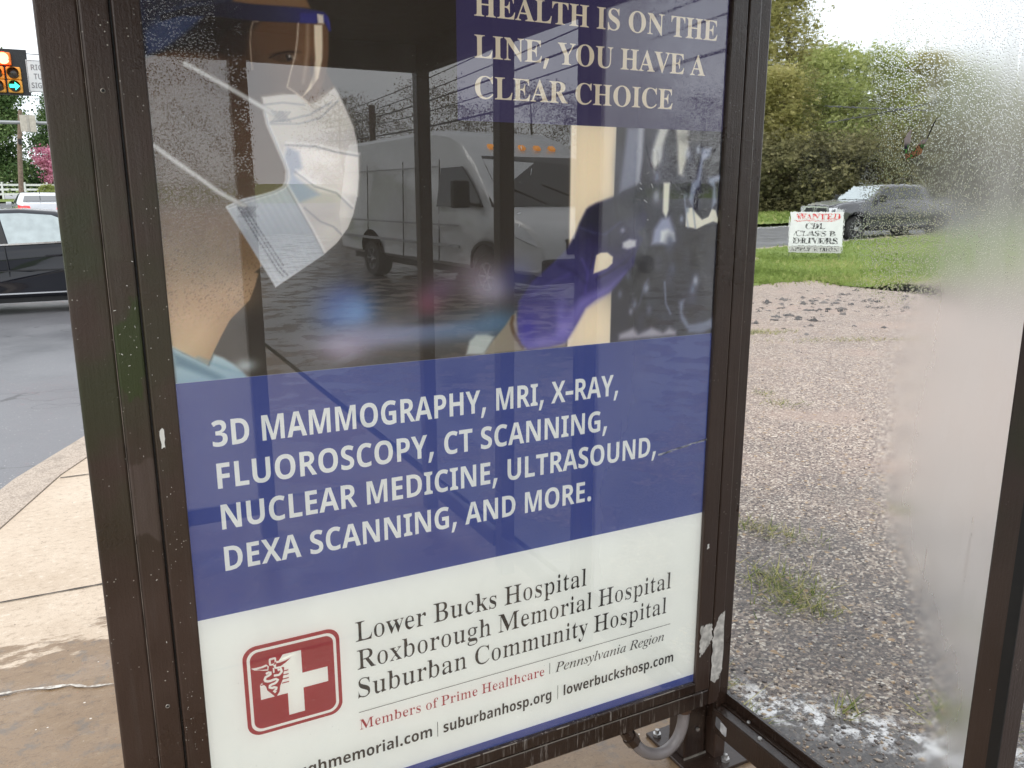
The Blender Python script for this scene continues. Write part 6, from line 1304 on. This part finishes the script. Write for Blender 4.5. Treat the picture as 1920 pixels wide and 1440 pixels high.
MB().tube([(0,0,0), (0,0,6.6)], [.15,.11], 14).build('pole', M_galv, mast, smooth=True)
MB().tube([(0,0,4.7), (4,0,4.83), (12.5,0,4.93)], [.12,.10,.065], 12).build('arm', M_galv, mast, smooth=True)
def sign(name, loc, rz, w, hh, lines, label, face, back=None, border=True):
    r_ = empty(name, loc, rz, label, 'sign')
    MB().box(-w/2,w/2,0,.006,-hh/2,hh/2).build('sign_panel', face, r_)
    if border:
        fr = rrect(-w/2+.012,w/2-.012,-hh/2+.012,hh/2-.012,.03); f2 = rrect(-w/2+.028,w/2-.028,-hh/2+.028,hh/2-.028,.02)
        shapes_mesh('sign_border', [fr, f2], M_sigblk, r_, lambda u, v: Vector((u,-.003,v)))
    if lines: letter_mesh('lettering', lines, M_sigblk, r_, lambda u, v: Vector((u,-.003,v)))
    return r_
M_sigblk = pmat('sign_black', (.24,.24,.25), .5)
M_sigw = pmat('sign_white', (.66,.68,.69), .45, var=.04)
sg = sign('lane_sign', (-.70, 26.45, 4.80), R(-3), .76, .86, [('S','RIGHT',-.27,.27,.16,.15), ('S','TURN',-.22,.22,-.08,.15), ('S','SIGNAL',-.30,.30,-.32,.15)], 'white RIGHT TURN SIGNAL sign hung beside the traffic signal', M_sigw)
# second mast further up the avenue with the pale back of a sign on it
m2 = empty('signal_mast', (-9.5, 50.2, .3), 0, 'distant grey mast arm stretching across the avenue below the traffic signal', 'mast')
MB().tube([(0,0,0), (0,0,6.2)], [.15,.11], 12).build('pole', M_galv, m2, smooth=True)
MB().tube([(0,0,4.87), (11.5,.2,5.03)], [.12,.07], 10).build('arm', M_galv, m2, smooth=True)
b2 = empty('sign_board', (-2.13, 50.05, 5.22), R(-2), 'pale blank back of a sign mounted on the distant mast arm', 'sign')
MB().box(-.36,.36,-.0,.008,-.42,.42).build('sign_panel', pmat('sign_back_tan', (.50,.46,.40), .5), b2); MB().box(-.05,.05,-.03,-.001,-.40,.40).build('bracket', pmat('sign_bracket', (.42,.39,.35), .5), b2)
up_ = empty('utility_pole', (-4.15, 73.4, .75), 0, 'brown wooden utility pole in front of the green trees', 'utility pole')
MB().tube([(0,0,0), (.35,0,4.4), (.70,0,7.1)], [.19,.17,.14], 10).build('pole', pmat('weathered_wood', (.20,.145,.11), .85, var=.3), up_)
MB().obox((.44,-.2,4.8), .25, .2, .4, Matrix.Identity(3)).build('junction_box', M_dark, up_, bevel=.02)
M_wire = pmat('dark_cable', (.05,.05,.055), .6)
def wire(label, p, q, r=.012, sag=.2, n=14, group=None):
    pts = []
    for k in range(n+1): u = k/n; pts.append((p[0]+(q[0]-p[0])*u, p[1]+(q[1]-p[1])*u, p[2]+(q[2]-p[2])*u - 4*sag*u*(1-u)))
    return tag(MB().tube(pts, r, 5).build('overhead_wire', M_wire), label, 'wire', group)
wire('span wire crossing the sky behind the red signal lamp', (-12, 27.2, 5.55), (9, 26.6, 5.38), .012, .02)
wire('thin wire high in the sky above the traffic signal', (-14, 30, 7.75), (12, 30, 7.55), .010, .05)
wire('faint wire from the sign back towards the dark post', (-2.6, 52, 5.0), (6, 52, 5.9), .010, .1)

# yard sign on the lawn
ysx = Vector((15.804-15.128, 12.645-13.37)); yang = math.atan2(ysx.y, ysx.x)
ys = empty('yard_sign', (15.45, 13.03, 0), yang, 'white WANTED CDL CLASS B DRIVERS sign on two stakes in the grass', 'sign')
M_yw = pmat('corrugated_white', (.72,.74,.75), .55, var=.05); 
MB().box(-.60,.60,-.012,.012,.17,1.13).build('sign_panel', M_yw, ys, bevel=.003)
yr_ = pmat('sign_red', (.62,.025,.03), .5); yb = pmat('sign_ink', (.022,.022,.025), .5)
PY = lambda u, v: Vector((u, -.0155, v))
letter_mesh('lettering', [('B','WANTED',-.47,.52,.955,.135)], yr_, ys, PY)
shapes_mesh('red_rule', [[(-.50,.915), (.42,.915), (.42,.928), (-.50,.928)]], yr_, ys, PY)
letter_mesh('lettering', [('B','CDL',-.25,.20,.735,.130), ('B','CLASS B',-.47,.43,.565,.125), ('B','DRIVERS',-.51,.50,.390,.130), ('B','APPLY WITHIN',-.55,.53,.205,.090)], yb, ys, PY)
MB().box(-.595,.595,-.0135,-.0125,.172,.325).build('grey_panel', pmat('sign_grey_band', (.50,.50,.49), .5), ys)
shapes_mesh('rule', [[(-.55,.325), (.55,.325), (.55,.334), (-.55,.334)]], yb, ys, PY)
for x in (-.575, .555): MB().box(x-.014,x+.014,.014,.042,-.15,1.05).build('stake', pmat('stake_metal', (.09,.09,.085), .6), ys)

# ------------------------------------------------------------------ white rail fence, shrubs
fn = empty('rail_fence', (-5, 98.3, 1.22), 0, 'long white rail fence at the end of the lawn', 'fence')
M_vinyl = pmat('white_vinyl', (.78,.79,.80), .45, var=.04)
fr_ = MB()
for z0 in (.42, .88, 1.34): fr_.box(-16,4.0,-.03,.03,z0,z0+.20)
fr_.build('rail', M_vinyl, fn)
for k in range(11):
    x = -16+2*k; MB().box(x-.09,x+.09,-.08,.08,0,1.72).build('post', M_vinyl, fn)
sheet('near_lawn', [interp([(-40,62), (-9.6,62)], 14), interp([(-40,98), (-9,98)], 14)], -.03, M_field)
sheet('avenue_lawn', [interp([(-9.6,86), (-1,86)], 10), interp([(-9.6,99), (-1,99)], 10)], .02, M_field)

M_leafD = tonemat('dark_evergreen_leaves', [(0,(.028,.062,.020)), (.5,(.085,.15,.048)), (1,(.24,.32,.13))], .7, .3, .25)
M_leafY = tonemat('olive_spring_leaves', [(0,(.15,.15,.065)), (.4,(.34,.33,.115)), (.75,(.52,.48,.20)), (1,(.62,.56,.31))], .7, .3, .5)
M_leafG = tonemat('fresh_green_leaves', [(0,(.17,.21,.075)), (.45,(.39,.44,.15)), (1,(.58,.61,.28))], .7, .3, .5)
M_leafU = tonemat('understory_leaves', [(0,(.045,.048,.024)), (.5,(.145,.14,.062)), (1,(.32,.29,.14))], .7, .3, .25)
M_pink = tonemat('pink_blossom', [(0,(.40,.12,.20)), (.5,(.62,.24,.36)), (1,(.82,.50,.60))], .7, .3, .35)
M_bare = tonemat('budding_twigs', [(0,(.05,.04,.03)), (.6,(.13,.10,.06)), (1,(.25,.22,.10))], .8, .2, .2)
M_bark = pmat('tree_bark', (.085,.066,.052), .9, var=.35, scale=6, bump=.5, bscale=20)

def tree_meshes(seed, H, crown_r, crown_lo, n_clump, n_leaf, leaf, clump_r, shape='round', trunk_r=.2, sparse=0):
    """returns (trunk mesh builder, leaf verts, faces, tone) for a tree at the origin"""
    r = np.random.default_rng(seed); tb = MB()
    lean = r.normal(0, .03, 2); top = np.array([lean[0]*H, lean[1]*H, H*.93])
    tp = [np.array([0,0,-.3]), np.array([r.normal(0,.05), r.normal(0,.05), H*.25]), np.array([lean[0]*H*.5+r.normal(0,.1), lean[1]*H*.5, H*.55]), top]
    tb.tube(tp, [trunk_r*1.15, trunk_r*.85, trunk_r*.5, trunk_r*.08], 8)
    cs = []
    k = 0
    while len(cs) < n_clump and k < n_clump*60:
        k += 1
        z = r.uniform(crown_lo, 1.0)
        if shape == 'round': w = math.sqrt(max(.02, 1-((z-(crown_lo+1)/2)/((1-crown_lo)/2+.04))**2))
        elif shape == 'cone': w = max(.10, (1.03-z)/(1.03-crown_lo))
        else: w = max(.15, 1-abs(z-.62)*1.4)
        a = r.uniform(0, 6.28); rr2 = crown_r*w*math.sqrt(r.uniform(.05,1))*(.8+.35*math.sin(3*a+seed)*math.sin(5*z+seed))
        cs.append((rr2*math.cos(a)+lean[0]*H*z, rr2*math.sin(a)+lean[1]*H*z, z*H))
    cs = np.array(cs)
    for c in cs[::2 if n_clump > 30 else 1]:
        z0 = max(H*.14, c[2] - (H*.10 if shape == 'cone' else np.hypot(c[0], c[1])*.75 + .3)); u = min(1, z0/(H*.93))
        st = np.array([lean[0]*H*u, lean[1]*H*u, z0]); mid = (st+c)/2 + r.normal(0, .12*crown_r*.3, 3)
        rad = trunk_r*.28*(1.1-u); tb.tube([st, mid, c], [rad, rad*.6, rad*.2], 5, cap=False)
    idx = r.integers(0, len(cs), n_leaf); sc_ = clump_r*(.6+.8*r.random(len(cs)))
    P = cs[idx] + r.normal(0, 1, (n_leaf,3))*sc_[idx][:,None]*np.array([.62,.62,.40])
    t1 = r.normal(0,1,(n_leaf,3)); t1 /= np.linalg.norm(t1,axis=1)[:,None]; t2 = np.cross(t1, r.normal(0,1,(n_leaf,3))); t2 /= np.linalg.norm(t2,axis=1)[:,None]+1e-9
    L_ = leaf*(.55+.9*r.random(n_leaf))[:,None]
    V = np.stack([P-t1*L_*.5, P+t2*L_*.32, P+t1*L_*.5, P-t2*L_*.32], 1)
    ctone = r.random(len(cs)); tone = np.clip(.55*ctone[idx] + .45*r.random(n_leaf), 0, 1)
    return tb, V.reshape(-1,3), np.arange(n_leaf*4).reshape(-1,4), np.repeat(tone, 4)
def tree(name, label, loc, meshes, mat, s=1, rz=0, group=None, cat='tree', bark=None):
    root = empty(name, loc, rz, label, cat, group); root.scale = (s, s, s)
    tb, V, F, tone = meshes
    tb.build('trunk', bark or M_bark, root, smooth=True)
    np_obj('crown', V, F, mat, root, tone)
    return root
def dup(root, loc, s, rz, label, sz=None):
    c = root.copy(); col.objects.link(c); c.location = loc; c.scale = (s, s, sz or s); c.rotation_euler = (0,0,rz); c['label'] = label
    for ch in root.children:
        d = ch.copy(); col.objects.link(d); d.parent = c
    return c
def gz(x, y): return h(x, y) - .1

# left: evergreens, a lighter tree, pink blossom, clipped shrubs
e1 = tree('evergreen_tree', 'tall dark evergreen behind the brown utility pole', (-7.6, 104, gz(-7.6,104)), tree_meshes(3, 14.2, 6.6, .08, 180, 30000, .30, 1.05, 'cone', .30), M_leafD, 1, 0, 'evergreens beyond the white fence')
dup(e1, (-2.3, 112, gz(-2.3,112)), .80, 2.0, 'shorter evergreen close to the dark post, behind the pink tree')
dup(e1, (-13.5, 100, gz(-13.5,100)), .95, 4.0, 'evergreen at the outer left end of the white fence')
dup(e1, (1.8, 118, gz(1.8,118)), .82, 1.0, 'evergreen hidden mostly behind the dark shelter post')
tree('flowering_tree', 'pink blossoming tree beside the evergreens', (-2.0, 98.8, gz(-2.0,98.8)), tree_meshes(9, 5.2, 2.1, .36, 40, 2600, .26, .5, 'round', .12), M_pink, 1)
for x, y, s, lb_ in ((-2.9,95.0,1.0,'rounded clipped green shrub nearest the fence end'), (-1.5,94.6,.8,'lower clipped green shrub beside the dark post')):
    tree('shrub', lb_, (x, y, h(x,y)), tree_meshes(int(17+s*10), 1.35, 1.15, .15, 40, 2200, .16, .26, 'round', .05), M_leafG, s, 0, 'clipped shrubs at the fence', 'shrub')
# pale house end behind the pink tree
hs = empty('white_house', (3.2, 108, 1.25), R(6), 'low white house glimpsed past the post behind the shrubs', 'house')
MB().box(-5.2,5,-.0,7,0,2.5).build('wall', pmat('white_siding', (.70,.71,.72), .6), hs); MB().prism([(-5.6,-.3,2.5), (-5.6,7.3,2.5), (-5.6,3.5,4.2)], (11,0,0)).build('roof', pmat('grey_shingle', (.16,.155,.15), .8), hs)
MB().box(-4.2,-3.2,-.02,.05,.8,1.9).build('window', M_wglass2, hs); MB().box(-1.2,-.2,-.02,.05,.8,1.9).build('window', M_wglass2, hs)

# right: the olive tree line behind the road
ta = tree_meshes(31, 17, 3.5, .18, 120, 10500, .21, .85, 'tall', .24)
tb_ = tree_meshes(37, 12.8, 4.4, .10, 140, 20000, .25, 1.05, 'round', .24)
tc_ = tree_meshes(41, 5.0, 3.2, .02, 90, 9500, .22, .75, 'round', .12)
r0 = None
def rp(px_ang, d): a = R(px_ang); return (-.115 + d*math.sin(a), -1.507 + d*math.cos(a))
# azimuth from the road axis, distance, kind, size, label
TR = [(41.6,66,'a',1.22,'tall thin olive tree right beside the case, tips above the frame'),
      (43.3,70,'a',1.20,'tall sparse olive tree second from the poster case'),
      (40.6,60,'b',.76,'dense olive tree low beside the shelter corner'),
      (44.6,68,'a',.98,'leaning olive tree whose bare twigs reach into the sky'),
      (44.2,61,'b',.72,'broad olive tree in front of the tall sparse ones'),
      (47.0,64,'g',.84,'fresh green round tree above the pickup hood'),
      (49.6,62,'g',.80,'fresh green round tree over the pickup cab'),
      (52.2,66,'b',.80,'olive tree behind the torn sticker'),
      (55.2,64,'g',.72,'green tree blurred by the beaded glass'),
      (58.4,66,'b',.66,'olive tree lost in the fogged part of the glass'),
      (61.6,66,'g',.64,'green tree at the foggy edge near the bronze post'),
      (65,66,'b',.66,'olive tree beyond the bronze post'),
      (46.2,74,'b',.94,'rear olive tree seen between the front crowns'),
      (38.5,64,'b',.9,'olive tree hidden behind the poster case'),
      (35,64,'g',.95,'green tree further behind the poster case')]
protos = {}
for a_, d_, k_, s_, lb_ in TR:
    x, y = rp(a_, d_); loc = (x, y, gz(x, y))
    if k_ not in protos:
        protos[k_] = tree('deciduous_tree', lb_, loc, {'a': ta, 'b': tb_, 'g': tree_meshes(53, 12.6, 4.6, .12, 140, 20000, .24, 1.05, 'round', .24)}[k_], {'a': M_leafY, 'b': M_leafY, 'g': M_leafG}[k_], s_, a_, 'trees along the far side of the road')
    else: dup(protos[k_], loc, s_, a_*1.7, lb_)
und = None
for i, (a_, d_, s_) in enumerate(((40.3,58,.9),(42.3,57,.8),(43.8,59,1.0),(45.8,57.5,.85),(47.5,58,.95),(49.5,57,.9),(51.6,58,1.0),(53.8,57,.9),(56,58,1.0),(58.5,57,.9),(61,58,.9),(44.8,64,1.1),(48.6,64,1.1),(52.5,63,1.1))):
    x, y = rp(a_, d_); lb_ = 'dark thicket bush under the roadside trees'
    if und is None: und = tree('bush', lb_, (x, y, gz(x, y)), tc_, M_leafU, s_, a_, 'thicket under the roadside trees', 'bush')
    else: dup(und, (x, y, gz(x, y)), s_, a_*2.1, lb_)
for k, (p, q) in enumerate((((29.14,25.8,5.3), (23.5,14.5,3.9)), ((30.64,27.1,4.75), (26,18.0,4.65)))):
    d = Vector(q)-Vector(p); a = Vector(p)-d*.0; b = Vector(q)+d*.9
    wire('dark cable in front of the green trees, %s' % ('upper one' if k == 0 else 'lower one'), a, b, .028, .05, group='cables seen through the wet glass')

# ------------------------------------------------------------------ behind the viewer (mirrored in the case glass): thin trees, a pole, cables
tt = tree_meshes(61, 8.6, 4.4, .16, 90, 9000, .11, .9, 'round', .16)
m0 = None
for i, (x, y, s) in enumerate(((16.6,-57,.9),(18.2,-58,.8),(21.7,-54.4,1.0),(25.1,-55,.85),(28.5,-51.2,1.0),(31.8,-49.3,.9),(34.8,-47.3,1.05),(38,-45,.9),(42,-42,1.0))):
    lb_ = 'budding bare-twigged tree across the lot behind the shelter'
    if m0 is None: m0 = tree('bare_tree', lb_, (x, y, gz(x, y)), tt, M_bare, s, i*1.3, 'bare trees across the lot')
    else: dup(m0, (x, y, gz(x, y)), s, i*1.3, lb_)
p2 = empty('utility_pole', (12.6,-38,.1), 0, 'wooden utility pole across the lot, reflected in the case glass', 'utility pole')
MB().tube([(0,0,0), (0,0,5.6)], [.17,.14], 10).build('pole', pmat('pole_wood', (.14,.11,.09), .85, var=.3), p2)
for k, (dz, r_) in enumerate(((0,.03), (.35,.02), (-.85,.035), (.75,.02), (-.35,.02))):
    wire('cable over the lot behind the shelter, reflected in the case glass', (15.2,-56.5,6.0+dz), (10.0,-9.0,5.0+dz*1.2), r_, .35, 24, 'cables over the lot')
